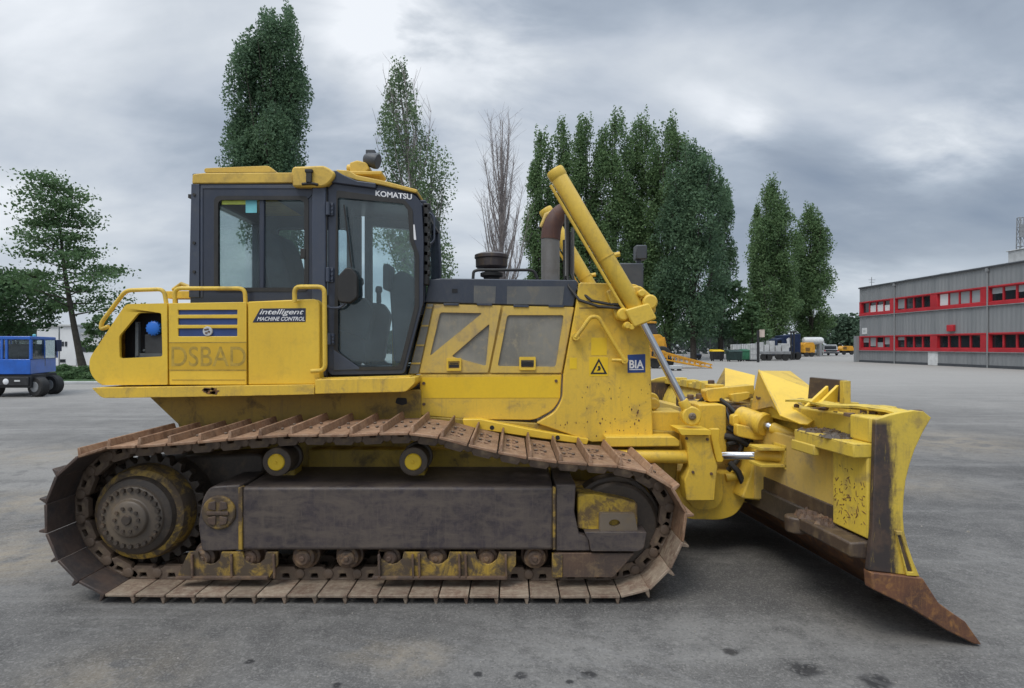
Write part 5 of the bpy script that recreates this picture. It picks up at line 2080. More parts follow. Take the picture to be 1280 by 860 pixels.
def bush(x, y, rx, ry, h, label, seed, cat='bush', name='bush', leaf='leaf_dark', leafsize=.16, count=3500, group=None):
    rng = np.random.default_rng(seed)
    rr = random.Random(seed)
    t = thing(name, (x, y, 0), label, cat, group)
    m = MB()
    for k in range(9):
        a = k * 2.4
        m.tube([(x + .1 * math.cos(a), y + .1 * math.sin(a), 0), (x + rx * .5 * math.cos(a), y + ry * .5 * math.sin(a), h * rr.uniform(.5, .85))], [.04, .01], 5)
    m.build('stem', 'bark', t, 0)
    u = rng.normal(size=(count, 3))
    u /= np.linalg.norm(u, axis=1, keepdims=True)
    r = rng.uniform(.45, 1.0, count)[:, None] ** .5
    p = u * r
    p[:, 2] = np.abs(p[:, 2])
    lump = np.array([1 + .35 * noise.noise(Vector(q) * 2.1 + Vector((seed, 0, 0))) for q in p])[:, None]
    p = p * lump * np.array([rx, ry, h]) + np.array([x, y, .05])
    fast_mesh('foliage', leaf_quads(p, leafsize, rng), 4, leaf, t)
    return t


# tall poplar behind the cab: three stems grown into one crown
poplar(341, 17, 54, 47, 'tallest dense poplar rising behind the cab roof', 3, leaf='leaf_poplar_near', leafsize=.20, count=84000, nspin=30, dens=.62, widest=.58, sharp=4.0, low=-.6)
poplar(498, 80, 56, 52, 'pale poplar with bare upper twigs, directly behind the cab front', 5, leaf='leaf_poplar_pale', leafsize=.22, count=19000, nspin=34, dens=.30, twiggy=3.6, twig=.02, widest=.45, sharp=1.0, low=.7, lean=-2.3)
poplar(628, 142, 42, 60, 'leafless grey poplar standing alone above the engine hood', 7, count=0, nspin=44, twiggy=9.0, twig=.016, name='bare_poplar_tree', widest=.35)
row = [(676, 166, 22, 74, 'slim poplar at the left end of the dense poplar row, next to the leafless poplar'),
       (704, 151, 23, 77, 'narrow poplar behind the raised lift cylinder tip, second from the left of the dense row'),
       (732, 146, 28, 74, 'poplar in the dense row directly above the yellow lift cylinder, third from the left'),
       (768, 142, 31, 73, 'tallest poplar in the middle of the dense row, fourth from the left'),
       (802, 147, 31, 76, 'poplar just right of the tallest one in the dense row, fifth from the left'),
       (834, 153, 38, 72, 'full poplar above the chrome lift rod, sixth from the left of the dense row'),
       (867, 182, 46, 68, 'broadest bright green poplar near the right end of the dense row'),
       (900, 226, 21, 78, 'shorter thin poplar at the right end of the dense row')]
for i, (px, top, half, Y, lab) in enumerate(row):
    poplar(px, top, half, Y, lab, 20 + i, 'poplars in the dense row', leaf='leaf_poplar' if i < 6 else 'leaf_poplar_near', leafsize=.27, count=int(19000 * (half / 24)), nspin=17 if half < 32 else 26, dens=.82 if 0 < i < 7 else .55, base=.07, sharp=3.0)
poplar(946, 256, 17, 98, 'slender side poplar touching the left of the tall pair by the yard gate', 41, 'poplars by the yard gate', leafsize=.36, count=10000, nspin=12, base=.05)
poplar(967, 226, 31, 94, 'taller poplar of the pair beyond the parked machines', 42, 'poplars by the yard gate', leafsize=.30, count=33000, nspin=24, base=.05, sharp=1.9)
poplar(1013, 258, 28, 100, 'shorter right-hand poplar of the pair, nearest the grey building', 43, 'poplars by the yard gate', leafsize=.31, count=30000, nspin=22, base=.05, sharp=2.1)
spray_tree(917, 917, 352, 22, 80, 'small dark broad-leaved tree between the poplar row and the tall pair', 51, leafsize=.4, count=4200, nl=30, start=.15)
spray_tree(940, 940, 380, 16, 76, 'low light green tree in front of the tall poplar pair', 52, leafsize=.36, count=3000, nl=24, start=.10)
spray_tree(66, 106, 220, 74, 30, 'slender leaning broad-leaved tree with airy layered branches by the blue tractor', 61, leaf='leaf_green', leafsize=.16, count=12000, nl=34, start=.30, flat=.70, r0=.20, shape='cone', dens=.9)
spray_tree(12, 10, 345, 50, 33, 'dark dense tree behind the blue tractor', 62, leaf='leaf_dark', leafsize=.20, count=8000, nl=34, start=.42, flat=.2, r0=.12)
spray_tree(126, 127, 396, 20, 38, 'small young tree beside the white building, behind the rear fender', 63, leaf='leaf_green', leafsize=.2, count=2200, nl=24, start=.3, r0=.07)
spray_tree(1056, 1058, 401, 34, 150, 'distant round-headed tree left of the grey building', 64, leaf='leaf_far', leafsize=.8, count=5200, nl=34, start=.05, flat=.2, r0=.3)
# verge on the left
m = MB()
x0, y0 = W(40, 0, 26)[0], 26
m.plate([(0, 0)] * 0 or [(-40, 0), (-18.4, 0), (-18.4, .12), (-40, .12)], [], 22.9, 23.1)
tag(m.build('kerb', 'light_grey', bevel=.02), 'pale kerb line', None, None, 'structure')
m = MB()
m.box(-60, -14.5, 23.1, 34, -.1, .115)
tag(m.build('verge', 'leaf_green'), 'green verge strip', None, None, 'structure')
bush(*(W(97, 0, 25)[0], 25.2), 1.1, .8, .62, 'low clipped bush on the verge under the leaning tree', 71, leaf='leaf_green', leafsize=.12)
bush(*(W(118, 0, 25)[0], 25.6), 1.0, .8, .55, 'low bush on the verge beside the rear fender', 72, leaf='leaf_green', leafsize=.12)
bush(*(W(76, 0, 26)[0], 26.4), .9, .8, .7, 'low bush on the verge behind the blue tractor', 73, leaf='leaf_green', leafsize=.12)
# far hedge that closes the horizon behind the yard
rng = np.random.default_rng(9)
n = 26000
hx = rng.uniform(-140, 62, n)
hz = np.array([5.2 + 2.6 * noise.noise(Vector((x * .09, 3.3, 0))) + 1.2 * noise.noise(Vector((x * .5, 1.3, 0))) for x in hx])
hz = np.where(hx > 48, hz * .55, hz)
c = np.stack([hx, 122 + rng.uniform(-3, 3, n), hz * rng.uniform(0, 1, n) ** .7], 1)
ho = fast_mesh('far_wood', leaf_quads(c, .9, rng), 4, 'leaf_far', thing('temp', (0, 0, 0), 'x', 'x'))
tp_ = ho.parent
ho.parent = None
bpy.data.objects.remove(tp_)
tag(ho, 'far green wood closing the yard', None, None, 'stuff')

# ------------------------------------------------------------------ the grey building on the right
BX = 37.2


def yb(px):
    return BX * F / (px - 640) + CAM_Y


b_ = thing('office_building', (BX, 45, 0), 'long two-storey grey clad building with red window bands', 'building')
Y0, Y1 = 18.0, yb(1074.5)
ROOF = 7.85
bands = ((1.23, 2.75), (4.86, 6.38))
zz = [0, bands[0][0], bands[0][1], bands[1][0], bands[1][1], ROOF]
m = MB()
for i in (0, 2, 4):
    m.box(BX, BX + 14, Y0, Y1, zz[i], zz[i + 1])
for i in (1, 3):
    m.box(BX + .35, BX + 14, Y0, Y1, zz[i], zz[i + 1])
m.build('wall', 'grey_cladding', b_)
m = MB()
m.box(BX - .06, BX + 14.05, Y0, Y1 + .05, ROOF, ROOF + .12)
m.box(BX + .3, BX + 13.6, Y0, Y1 - .3, ROOF - .04, ROOF + .10)
m.build('roof', 'grey_metal', b_, .02)
m = MB()
m.box(BX - .04, BX, Y0, Y1, 0, .22)
m.build('plinth', 'dark_grey_plate', b_)
for k in range(5):
    m = MB()
    yq = Y1 - 5.9 - 5.62 * 2 * k
    m.tube([(BX - .10, yq, .0), (BX - .10, yq, ROOF - .1)], .055, 8)
    m.box(BX - .19, BX - .01, yq - .12, yq + .12, ROOF - .32, ROOF - .06)
    m.build('downpipe', 'grey_cladding', b_)
m = MB()
m.box(BX - .16, BX - .065, Y0, Y1, ROOF - .05, ROOF + .07)
m.build('gutter', 'dark_grey_plate', b_, .02)
for (za, zb) in bands:
    m = MB()
    m.box(BX - .13, BX - .075, Y0, Y1 - .02, za - .04, za + .02)
    m.build('flashing', 'grey_metal', b_)
pitch, wl = 5.62, 4.78
rr = random.Random(14)
for bi, (za, zb) in enumerate(bands):
    m = MB()
    m.box(BX - .07, BX + .34, Y0, Y1 - .02, za, za + .30)
    m.box(BX - .07, BX + .34, Y0, Y1 - .02, zb - .12, zb)
    y = Y1 - .35
    m.box(BX - .055, BX + .34, y, Y1 - .02, za + .30, zb - .12)
    starts = []
    while y - wl > Y0:
        starts.append(y)
        y -= pitch
        m.box(BX - .055, BX + .34, y, y + pitch - wl, za + .30, zb - .12)
    rb = m.build('red_band', 'red_trim', b_, .015)
    for gi, ys in enumerate(starts):
        for k in range(4):
            a, c = ys - wl * k / 4, ys - wl * (k + 1) / 4
            m = MB()
            z0, z1 = za + .30, zb - .12
            fw = .07
            m.box(BX + .10, BX + .24, c + .003, c + fw, z0, z1)
            m.box(BX + .10, BX + .24, a - fw, a - .003, z0, z1)
            m.box(BX + .102, BX + .24, c + fw, a - fw, z0, z0 + .06)
            m.box(BX + .102, BX + .24, c + fw, a - fw, z1 - .06, z1)
            wnd = m.build('window', 'red_trim', b_)
            m = MB()
            m.box(BX + .20, BX + .21, c + fw, a - fw, z0 + .06, z1 - .06)
            m.build('pane', 'window_glass', wnd)
            bl_ = None
            if bi == 1 and gi == 2:
                bl_ = ('blind_grey' if k else 'blind_white', 1.0)
            elif bi == 1 and gi == 0:
                bl_ = ('blind_white', (.0, -.7, -.7, -.6)[k])
            elif bi == 1 and gi == 1 and k == 0:
                bl_ = ('blind_grey', .9)
            elif bi == 1 and gi >= 3:
                bl_ = ('blind_grey', rr.choice((.45, .5, .3)))
            elif bi == 0 and gi == 0:
                bl_ = ('blind_grey', (.5, .9, -.5, .7)[k])
            elif bi == 0 and rr.random() < .22:
                bl_ = ('blind_grey', .3)
            if bl_ and bl_[1]:
                m = MB()
                hh = (z1 - z0 - .12) * abs(bl_[1])
                zs = (z1 - .06 - hh, z1 - .06) if bl_[1] > 0 else (z0 + .06, z0 + .06 + hh)
                m.box(BX + .175, BX + .185, c + fw + .02, a - fw - .02, zs[0], zs[1])
                m.build('blind', bl_[0], wnd)
# white hatch, red box, sign, roof things
m = MB()
m.box(BX - .05, BX + .02, yb(1172.5), yb(1160.5), .02, 1.20)
m.build('service_hatch', 'white_paint', b_, .01)
m = MB()
m.box(BX - .28, BX, yb(1194.5), yb(1187), 2.95, 3.50)
tag(m.build('alarm_box', 'red_trim', None, .03), 'red box on the grey wall above the lower windows', 'alarm box')
m = MB()
m.box(BX - .05, BX, yb(1083.8), yb(1078), 2.95, 3.60)
sg = m.build('wall_sign', 'white_paint', None, .01)
tag(sg, 'small white square sign at the far corner of the grey building', 'sign')
m = MB()
m.box(BX - .06, BX - .05, yb(1082.6), yb(1079.2), 3.15, 3.38)
m.build('sign_mark', 'light_grey', sg)
m = MB()
y_ = yb(1250)
m.box(BX + 1.2, BX + 2.2, y_ - 1.0, y_ + .7, ROOF + .1, ROOF + 1.15)
m.box(BX + 1.1, BX + 2.3, y_ - 1.1, y_ + .8, ROOF + 1.15, ROOF + 1.22)
tag(m.build('roof_vent', 'light_grey', None, .03), 'pale square ventilation box on the flat roof', 'roof vent')
m = MB()
yq = yb(1080)
m.tube([(BX + .8, yq, ROOF), (BX + .8, yq, ROOF + 1.15)], .035, 6)
m.tube([(BX + .5, yq, ROOF + .85), (BX + 1.2, yq, ROOF + .85)], .025, 6)
m.tube([(BX + .6, yq, ROOF + .6), (BX + 1.1, yq, ROOF + .6)], .025, 6)
tag(m.build('roof_antenna', 'grey_metal'), 'thin antenna on the far roof corner', 'antenna')
for yy, lab in ((yb(1168), 'low dark roof hatch nearer the camera, above the pale blinds'), (yb(1124), 'low dark roof hatch farther away, nearer the thin antenna')):
    m = MB()
    m.box(BX + 1.0, BX + 1.5, yy, yy + .7, ROOF + .1, ROOF + .32)
    tag(m.build('roof_hatch', 'dark_grey_plate', None, .03), lab, 'roof hatch')
# lower annex at the far end
m = MB()
m.box(BX - .32, BX + 10, Y1 + .003, Y1 + .55, 0, 2.78)
an = m.build('annex', 'grey_cladding', b_)
# lattice mast behind the roof
m = MB()
my, mx = 60.0, 640 + 0
cxm = (1275.5 - 640) / F * 64
top_ = CAM_H + (432 - 272) / F * 64
for sx in (-1, 1):
    for sy in (-1, 1):
        m.tube([(cxm + .42 * sx, my + .42 * sy, 0), (cxm + .20 * sx, my + .20 * sy, top_)], .05, 5)
nn = 15
for k in range(nn):
    za, zb = top_ * k / nn, top_ * (k + 1) / nn
    ra, rb_ = .42 - .22 * k / nn, .42 - .22 * (k + 1) / nn
    for (s, t_) in (((-1, -1), (1, -1)), ((1, -1), (1, 1)), ((1, 1), (-1, 1)), ((-1, 1), (-1, -1))):
        m.tube([(cxm + s[0] * ra, my + s[1] * ra, za), (cxm + t_[0] * rb_, my + t_[1] * rb_, zb)], .03, 4)
        m.tube([(cxm + s[0] * rb_, my + s[1] * rb_, zb), (cxm + t_[0] * rb_, my + t_[1] * rb_, zb)], .03, 4)
m.box(cxm - .35, cxm + .3, my - .35, my - .2, top_ * .86, top_ * .95)
tag(m.build('lattice_mast', 'grey_metal'), 'grey lattice mast rising behind the roof at the right edge', 'mast')

# ------------------------------------------------------------------ blue yard tractor and white building on the left
def X_(px, Y):
    return W(px, 0, Y)[0]


def Z_(py, Y):
    return W(0, py, Y)[1]


def wheel(m, c, axis, r, w):
    m.lathe(Vector(c) - Vector(axis).normalized() * w / 2, axis, [(0, r * .62), (.0, r * .9), (w * .15, r), (w * .85, r), (w, r * .9), (w, r * .62)], 28)


TY = 16.0
tr = thing('yard_tractor', (X_(30, TY), TY + 1, 0), 'blue yard tractor with glazed cab parked at the left edge', 'tractor')
xl_, xm_, xr_ = X_(-60, TY), X_(40, TY), X_(71, TY)
zt = Z_(421, TY)
zc = Z_(468, TY)
m = MB()
fr_ = [(X_(38, TY), TY), (X_(70, TY + 2.3), TY + 2.3), (xl_, TY + 2.3), (xl_, TY)]
lo = [(a, b, zc) for a, b in fr_]
wz0, wz1 = Z_(449, TY), Z_(424.5, TY)
m.loft(lo, [(a, b, wz0) for a, b in fr_])
m.loft([(a, b, wz1) for a, b in fr_], [(a, b, zt + .02) for a, b in fr_])
bd = m.build('body', 'truck_blue', tr, .02)
for (a, b) in fr_ + [(X_(8, TY), TY), (X_(2, TY), TY), (X_(54, TY + 1.1), TY + 1.1)]:
    m = MB()
    m.box(a - .05, a + .03, b, b + .06, wz0, wz1)
    m.build('cab_post', 'truck_blue', tr, .005)
m = MB()
m.loft([(a + (.02 if a < -14 else -.03), b + .03, wz0) for a, b in fr_], [(a + (.02 if a < -14 else -.03), b + .03, wz1) for a, b in fr_])
m.build('cab_window', 'cab_glass_dark', tr)
m = MB()
m.box(X_(-20, TY), X_(20, TY), TY + .8, TY + 1.3, wz0 - .3, wz1 - .15)
m.box(X_(11, TY) - .12, X_(11, TY) + .12, TY + .5, TY + .7, wz0, wz0 + .28)
m.build('cab_seat', 'interior_grey', tr, .05)
m = MB()
m.box(xl_, X_(37, TY), TY + .05, TY + .7, Z_(485, TY), zc - .003)
m.box(X_(71, TY + 1.9) - 1.2, X_(71, TY + 1.9), TY + .9, TY + 1.9, Z_(487, TY), zc - .02)
m.box(xl_, X_(36, TY), TY - .03, TY + .05, Z_(482, TY), Z_(471, TY))
m.build('chassis', 'chassis_black', tr, .02)
m = MB()
m.lathe((X_(8, TY), TY - .05, Z_(477, TY)), (0, 1, 0), [(0, .07), (.02, .10), (.05, .10)], 20)
m.build('headlight', 'headlamp', tr)
m = MB()
m.box(X_(19, TY), X_(26, TY), TY - .04, TY - .03, Z_(477, TY), Z_(475, TY))
m.build('number_plate', 'white_paint', tr)
for (px, yy, r) in ((44, TY + .15, .34), (63, TY + 1.3, .34), (-12, TY + .15, .34)):
    m = MB()
    c = (X_(px, yy), yy + .15, r)
    wheel(m, c, (.25, 1, 0), r, .3)
    w_ = m.build('wheel', 'tyre', tr, .01)
    m = MB()
    m.lathe(Vector(c) - Vector((.04, .165, 0)), (.25, 1, 0), [(0, r * .2), (.01, r * .5), (.05, r * .58)], 20)
    m.build('rim', 'grey_metal', w_)
m = MB()
m.box(X_(69.5, TY + 2.1), X_(72.5, TY + 2.1), TY + 2.05, TY + 2.3, Z_(440, TY), Z_(424, TY))
m.build('mirror', 'truck_blue_dark', tr, .02)
m = MB()
m.lathe((X_(28, TY), TY + .5, zt), (0, 0, 1), [(0, .05), (.08, .05), (.1, .02)], 12)
m.build('beacon', 'sticker_teal', tr)

WYb = 48.0
wb = thing('white_building', (X_(70, WYb), WYb, 0), 'low white building seen behind the leaning tree', 'building')
m = MB()
x0, x1, x2 = X_(46, WYb), X_(95, WYb), X_(150, WYb)
m.box(x0, x1, WYb, WYb + 8, 0, Z_(408, WYb))
m.build('wall', 'white_wall', wb, .02)
m = MB()
m.box(x1 + .003, x2, WYb + .4, WYb + 8, 0, Z_(418, WYb))
m.build('side_wall', 'white_wall', wb, .02)
m = MB()
m.box(x0 - .15, x1 + .15, WYb - .15, WYb + 8.1, Z_(408, WYb), Z_(408, WYb) + .18)
m.box(x1 + .16, x2, WYb + .2, WYb + 8.1, Z_(418, WYb), Z_(418, WYb) + .15)
m.build('roof', 'light_grey', wb, .02)
for (a, c, t_, bo) in ((77.5, 80, 427, 433), (81.5, 84, 427, 433), (74, 82, 449, 453), (98, 122, 432, 440)):
    m = MB()
    yy = WYb if c < 95 else WYb + .4
    m.box(X_(a, WYb), X_(c, WYb), yy - .04, yy - .002, Z_(bo, WYb), Z_(t_, WYb))
    w_ = m.build('window', 'dark_grey_plate', wb)
    m = MB()
    m.box(X_(a + .5, WYb), X_(c - .5, WYb), yy - .05, yy - .042, Z_(bo - .6, WYb), Z_(t_ + .6, WYb))
    m.build('pane', 'window_glass', w_)
m = MB()
m.tube([(X_(74, 40), 40, 0), (X_(74, 40), 40, Z_(408, 40))], .05, 6)
m.tube([(X_(74, 40), 40, Z_(409, 40)), (X_(77, 40), 40, Z_(408, 40))], .04, 6)
tag(m.build('lamp_post', 'grey_metal'), 'thin grey lamp post in front of the white building', 'lamp post')

# ------------------------------------------------------------------ yard clutter beyond the blade
def gd(py):
    return CAM_H * F / (py - 432) + CAM_Y


# yellow loading ramp
RY = 41.0
rp_ = thing('loading_ramp', (X_(860, RY), RY, 0), 'long yellow steel loading ramp lying in the yard', 'ramp')
for yy in (RY, RY + 2.4):
    m = MB()
    L = [(796, 431, 441), (818, 437, 447), (890, 456, 460)]
    top_l = [Vector((X_(p, RY), yy, Z_(a, RY))) for p, a, b in L]
    bot_l = [Vector((X_(p, RY), yy, max(.06, Z_(b, RY)))) for p, a, b in L]
    for l in (top_l, bot_l):
        for a, b in zip(l, l[1:]):
            m.loft([a + Vector((0, -.05, -.05)), a + Vector((0, .05, -.05)), a + Vector((0, .05, .05)), a + Vector((0, -.05, .05))],
                   [b + Vector((0, -.05, -.05)), b + Vector((0, .05, -.05)), b + Vector((0, .05, .05)), b + Vector((0, -.05, .05))])
    for k in range(14):
        q = k / 13
        px = 800 + (888 - 800) * q
        za = np.interp(px, [p for p, a, b in L], [v.z for v in top_l])
        zb = np.interp(px, [p for p, a, b in L], [v.z for v in bot_l])
        x = X_(px, RY)
        m.box(x - .035, x + .035, yy - .035, yy + .035, zb, za)
    m.build('side_girder', 'machine_orange', rp_)
m = MB()
for k in range(22):
    px = 800 + 88 * k / 21
    za = np.interp(px, [796, 818, 890], [Z_(431, RY), Z_(437, RY), Z_(456, RY)])
    x = X_(px, RY)
    m.box(x - .05, x + .05, RY + .05, RY + 2.35, za - .03, za + .02)
m.build('cross_bars', 'machine_orange', rp_)
m = MB()
m.box(X_(813, RY), X_(845, RY), RY + .6, RY + 1.8, .35, .75)
ax = m.build('axle_frame', 'chassis_black', rp_)
for px in (820, 836):
    m = MB()
    wheel(m, (X_(px, RY), RY + .3, .42), (0, 1, 0), .42, .3)
    m.build('wheel', 'tyre', rp_)
CYd = gd(463.5)
cr_ = thing('concrete_block', (X_(847, CYd), CYd, 0), 'pale block on dark skids lying before the ramp', 'block')
m = MB()
m.box(X_(840, CYd), X_(853, CYd), CYd, CYd + .8, .12, Z_(457, CYd))
m.build('block', 'light_grey', cr_, .03)
m = MB()
m.box(X_(841, CYd), X_(843, CYd), CYd + .02, CYd + .8, 0, .117)
m.box(X_(850, CYd), X_(852, CYd), CYd + .02, CYd + .8, 0, .117)
m.build('skid', 'chassis_black', cr_)

# yellow wheel loader behind the radiator housing
LYd = 52.0
ld = thing('wheel_loader', (X_(822, LYd), LYd, 0), 'yellow loader with big wheels half hidden behind the lift rod', 'loader')
m = MB()
m.plate(rnd_poly(WP([(800, 418), (826, 418), (831, 424), (831, 436), (800, 436)], LYd), .2), [], LYd, LYd + 2.2)
m.build('body', 'machine_orange', ld, .05)
m = MB()
m.plate(rnd_poly(WP([(806, 404), (820, 404), (824, 417.6), (806, 417.6)], LYd), .15), [], LYd + .3, LYd + 1.9)
lc_ = m.build('cab', 'interior_dark', ld, .04)
m = MB()
m.plate(WP([(804, 401.5), (821, 401.5), (822, 404), (804, 404)], LYd), [], LYd + .2, LYd + 2.0)
m.build('cab_roof', 'machine_orange', ld, .04)
for px in (806, 827):
    m = MB()
    r = .85
    wheel(m, (X_(px, LYd), LYd - .1, r), (0, 1, 0), r, .55)
    w_ = m.build('wheel', 'tyre', ld, .02)
    m = MB()
    m.lathe((X_(px, LYd), LYd - .40, r), (0, 1, 0), [(0, .2), (.02, .45), (.1, .5)], 20)
    m.build('rim', 'machine_orange', w_)
m = MB()
m.plate(rnd_poly(WP([(822, 425), (833, 421), (837, 440), (834, 443), (829, 430)], LYd), .1), [], LYd + .6, LYd + 1.6)
m.build('loader_arm', 'machine_orange', ld, .03)

# bins and containers
def bin_(px0, px1, pyt, pyb, body, lid, label, cat='bin', name='waste_bin'):
    Y = gd(pyb)
    x0, x1 = X_(px0, Y), X_(px1, Y)
    zt = Z_(pyt, Y)
    w = x1 - x0
    t = thing(name, ((x0 + x1) / 2, Y, 0), label, cat)
    m = MB()
    m.loft([(x0 + .06, Y, .18), (x1 - .06, Y, .18), (x1 - .06, Y + .9, .18), (x0 + .06, Y + .9, .18)], [(x0, Y - .05, zt - .12), (x1, Y - .05, zt - .12), (x1, Y + 1.0, zt - .12), (x0, Y + 1.0, zt - .12)])
    for k in range(4):
        x = x0 + w * (k + .5) / 4
        m.box(x - .03, x + .03, Y - .09, Y, .3, zt - .2)
    m.build('body', body, t, .02)
    m = MB()
    m.loft([(x0 - .04, Y - .1, zt - .117), (x1 + .04, Y - .1, zt - .117), (x1 + .04, Y + 1.04, zt - .117), (x0 - .04, Y + 1.04, zt - .117)], [(x0 + .02, Y - .04, zt), (x1 - .02, Y - .04, zt), (x1 - .02, Y + 1.0, zt + .1), (x0 + .02, Y + 1.0, zt + .1)])
    m.build('lid', lid, t, .02)
    m = MB()
    for x in (x0 + .15, x1 - .15):
        m.lathe((x - .04, Y + .15, .09), (1, 0, 0), [(0, .09), (.08, .09)], 12)
        m.lathe((x - .04, Y + .75, .09), (1, 0, 0), [(0, .09), (.08, .09)], 12)
        m.box(x - .02, x + .02, Y + .1, Y + .8, .1, .19)
    m.build('wheels', 'tyre', t)
    return t


bin_(890.5, 905, 438, 451.5, 'bin_black', 'decal_yellow', 'black waste bin with a yellow lid')
bin_(911, 928, 438.5, 452, 'skip_green', 'skip_green', 'dark green container with closed lid beside the black bin', 'container', 'waste_container')
bin_(928.5, 937.5, 437.5, 451.5, 'bin_green', 'bin_green', 'bright green bin between the dark container and white tank')
bin_(867, 877, 443, 450, 'bin_black', 'truck_blue_dark', 'small dark bin standing by the mesh fence', 'bin')


def ibc(px0, px1, pyt, pyb, label, matn='white_paint'):
    Y = gd(pyb) + .0
    x0, x1 = X_(px0, Y), X_(px1, Y)
    zt = Z_(pyt, Y)
    t = thing('tank_container', ((x0 + x1) / 2, Y, 0), label, 'tank')
    m = MB()
    m.box(x0 + .05, x1 - .05, Y + .05, Y + 1.0, .2, zt - .03)
    m.build('tank', matn, t, .06)
    m = MB()
    for k in range(5):
        x = x0 + (x1 - x0) * k / 4
        m.tube([(x, Y, .15), (x, Y, zt)], .02, 5)
    for k in range(4):
        z = .2 + (zt - .2) * k / 3
        m.tube([(x0, Y, z), (x1, Y, z)], .02, 5)
    m.build('cage', 'grey_metal', t)
    m = MB()
    m.box(x0, x1, Y, Y + 1.05, .02, .14)
    m.build('pallet', 'bin_black', t)


ibc(916, 926.5, 430.5, 450.5, 'white caged tank standing behind the dark green container')
ibc(926.8, 937.5, 430.2, 450.3, 'white caged tank directly behind the bright green bin')
ibc(938, 947, 429.5, 451.6, 'tall white tank with faint marks between the green bin and dark post')
# dark post with a sign
Y = gd(453)
ps_ = thing('sign_post', (X_(948, Y), Y, 0), 'dark square post carrying a pale sign board', 'sign post')
m = MB()
m.box(X_(946.8, Y), X_(949.4, Y), Y, Y + .2, 0, Z_(413, Y))
m.build('post', 'chassis_black', ps_, .01)
m = MB()
m.box(X_(949.5, Y), X_(956, Y), Y + .02, Y + .10, Z_(421.5, Y), Z_(412, Y))
m.build('sign_board', 'sign_pale', ps_, .01)
# flatbed wagon and pallets
Y = gd(451)
fb = thing('flatbed_trailer', (X_(968, Y), Y, 0), 'grey flatbed trailer loaded with pale crates beside the sign post', 'trailer')
m = MB()
m.box(X_(951, Y), X_(990, Y), Y + .3, Y + 2.5, .85, 1.05)
m.box(X_(951, Y), X_(990, Y), Y + .25, Y + .30, .75, 1.08)
m.build('bed', 'grey_metal', fb, .02)
for px in (957, 963, 984):
    m = MB()
    wheel(m, (X_(px, Y), Y + .45, .42), (0, 1, 0), .42, .25)
    m.build('wheel', 'tyre', fb)
m = MB()
for (a, c, h) in ((952, 957, 1.1), (958, 964, .8), (965, 971, 1.25), (972, 979, .7), (980, 989, .95)):
    m.box(X_(a, Y), X_(c, Y), Y + .5, Y + 1.6, 1.054, 1.05 + h)
m.build('load', 'light_grey', fb, .03)
# dark blue truck
Y = gd(450.5)
tk = thing('box_truck', (X_(985, Y), Y, 0), 'dark blue truck with white marks on its side', 'truck')
m = MB()
m.plate(rnd_poly(WP([(979, 419.5), (1001, 417), (1001, 443), (979, 443)], Y + 3), .1), [], Y + 3, Y + 5.4)
bx_ = m.build('cargo_box', 'truck_blue_dark', tk, .04)
m = MB()
m.plate(WP([(983, 424), (986, 422), (988, 434), (985, 435)], Y + 3), [], Y + 2.97, Y + 3)
m.plate(WP([(986.5, 422), (988.5, 424), (990, 432), (988.6, 435)], Y + 3), [], Y + 2.97, Y + 3)
m.build('side_mark', 'white_paint', bx_)
m = MB()
m.plate(rnd_poly(WP([(971, 424), (978.8, 422), (978.8, 444), (969.5, 444), (969.5, 434)], Y + 3), .1), [], Y + 3, Y + 5.2)
cb_ = m.build('cab', 'truck_blue_dark', tk, .05)
m = MB()
m.plate(WP([(972, 426), (977, 425), (977, 433), (971, 433)], Y + 3), [], Y + 2.985, Y + 3.0)
m.build('cab_window', 'window_glass', cb_)
m = MB()
m.box(X_(970, Y + 3), X_(1001, Y + 3), Y + 3.3, Y + 5, .5, Z_(443.4, Y + 3))
m.build('chassis', 'chassis_black', tk)
for px in (974, 991, 997):
    m = MB()
    wheel(m, (X_(px, Y + 3), Y + 3.1, .48), (0, 1, 0), .48, .3)
    m.build('wheel', 'tyre', tk)
for px in (998.8, 1002.6):
    m = MB()
    m.tube([(X_(px, Y), Y + 2, 0), (X_(px, Y), Y + 2, Z_(414, Y + 2))], .09, 6)
    m.box(X_(px, Y) - .12, X_(px, Y) + .3, Y + 1.9, Y + 2.1, Z_(416, Y + 2), Z_(414, Y + 2))
    tag(m.build('steel_post', 'chassis_black'), 'dark steel post at the rear corner of the blue truck, ' + ('nearer the truck' if px < 1000 else 'next to the orange compressor'), 'post')

# orange compressors, tank
def compressor(px0, px1, pyt, pyb, label, mt='machine_orange'):
    Y = gd(pyb)
    t = thing('mobile_compressor', (X_((px0 + px1) / 2, Y), Y, 0), label, 'compressor')
    q = WP([(px0, pyb - 5), (px0, pyt + 3), (px0 + 3, pyt), (px1 - 2, pyt), (px1, pyt + 4), (px1, pyb - 5)], Y)
    m = MB()
    m.plate(rnd_poly(q, .12), [], Y, Y + 1.8)
    b = m.build('body', mt, t, .05)
    m = MB()
    for k in range(5):
        za = q[0][1] + .25 + k * .12
        m.box(q[0][0] + .3, q[0][0] + 1.0, Y - .02, Y + .0, za, za + .06)
    m.build('louvre', 'chassis_black', b)
    m = MB()
    m.box(q[0][0] - .6, q[-1][0], Y + .6, Y + 1.2, .35, q[0][1] - .003)
    m.build('chassis', 'chassis_black', t)
    for x in (q[0][0] + .5, q[-1][0] - .5):
        m = MB()
        wheel(m, (x, Y + .1, .36), (0, 1, 0), .36, .25)
        m.build('wheel', 'tyre', t)


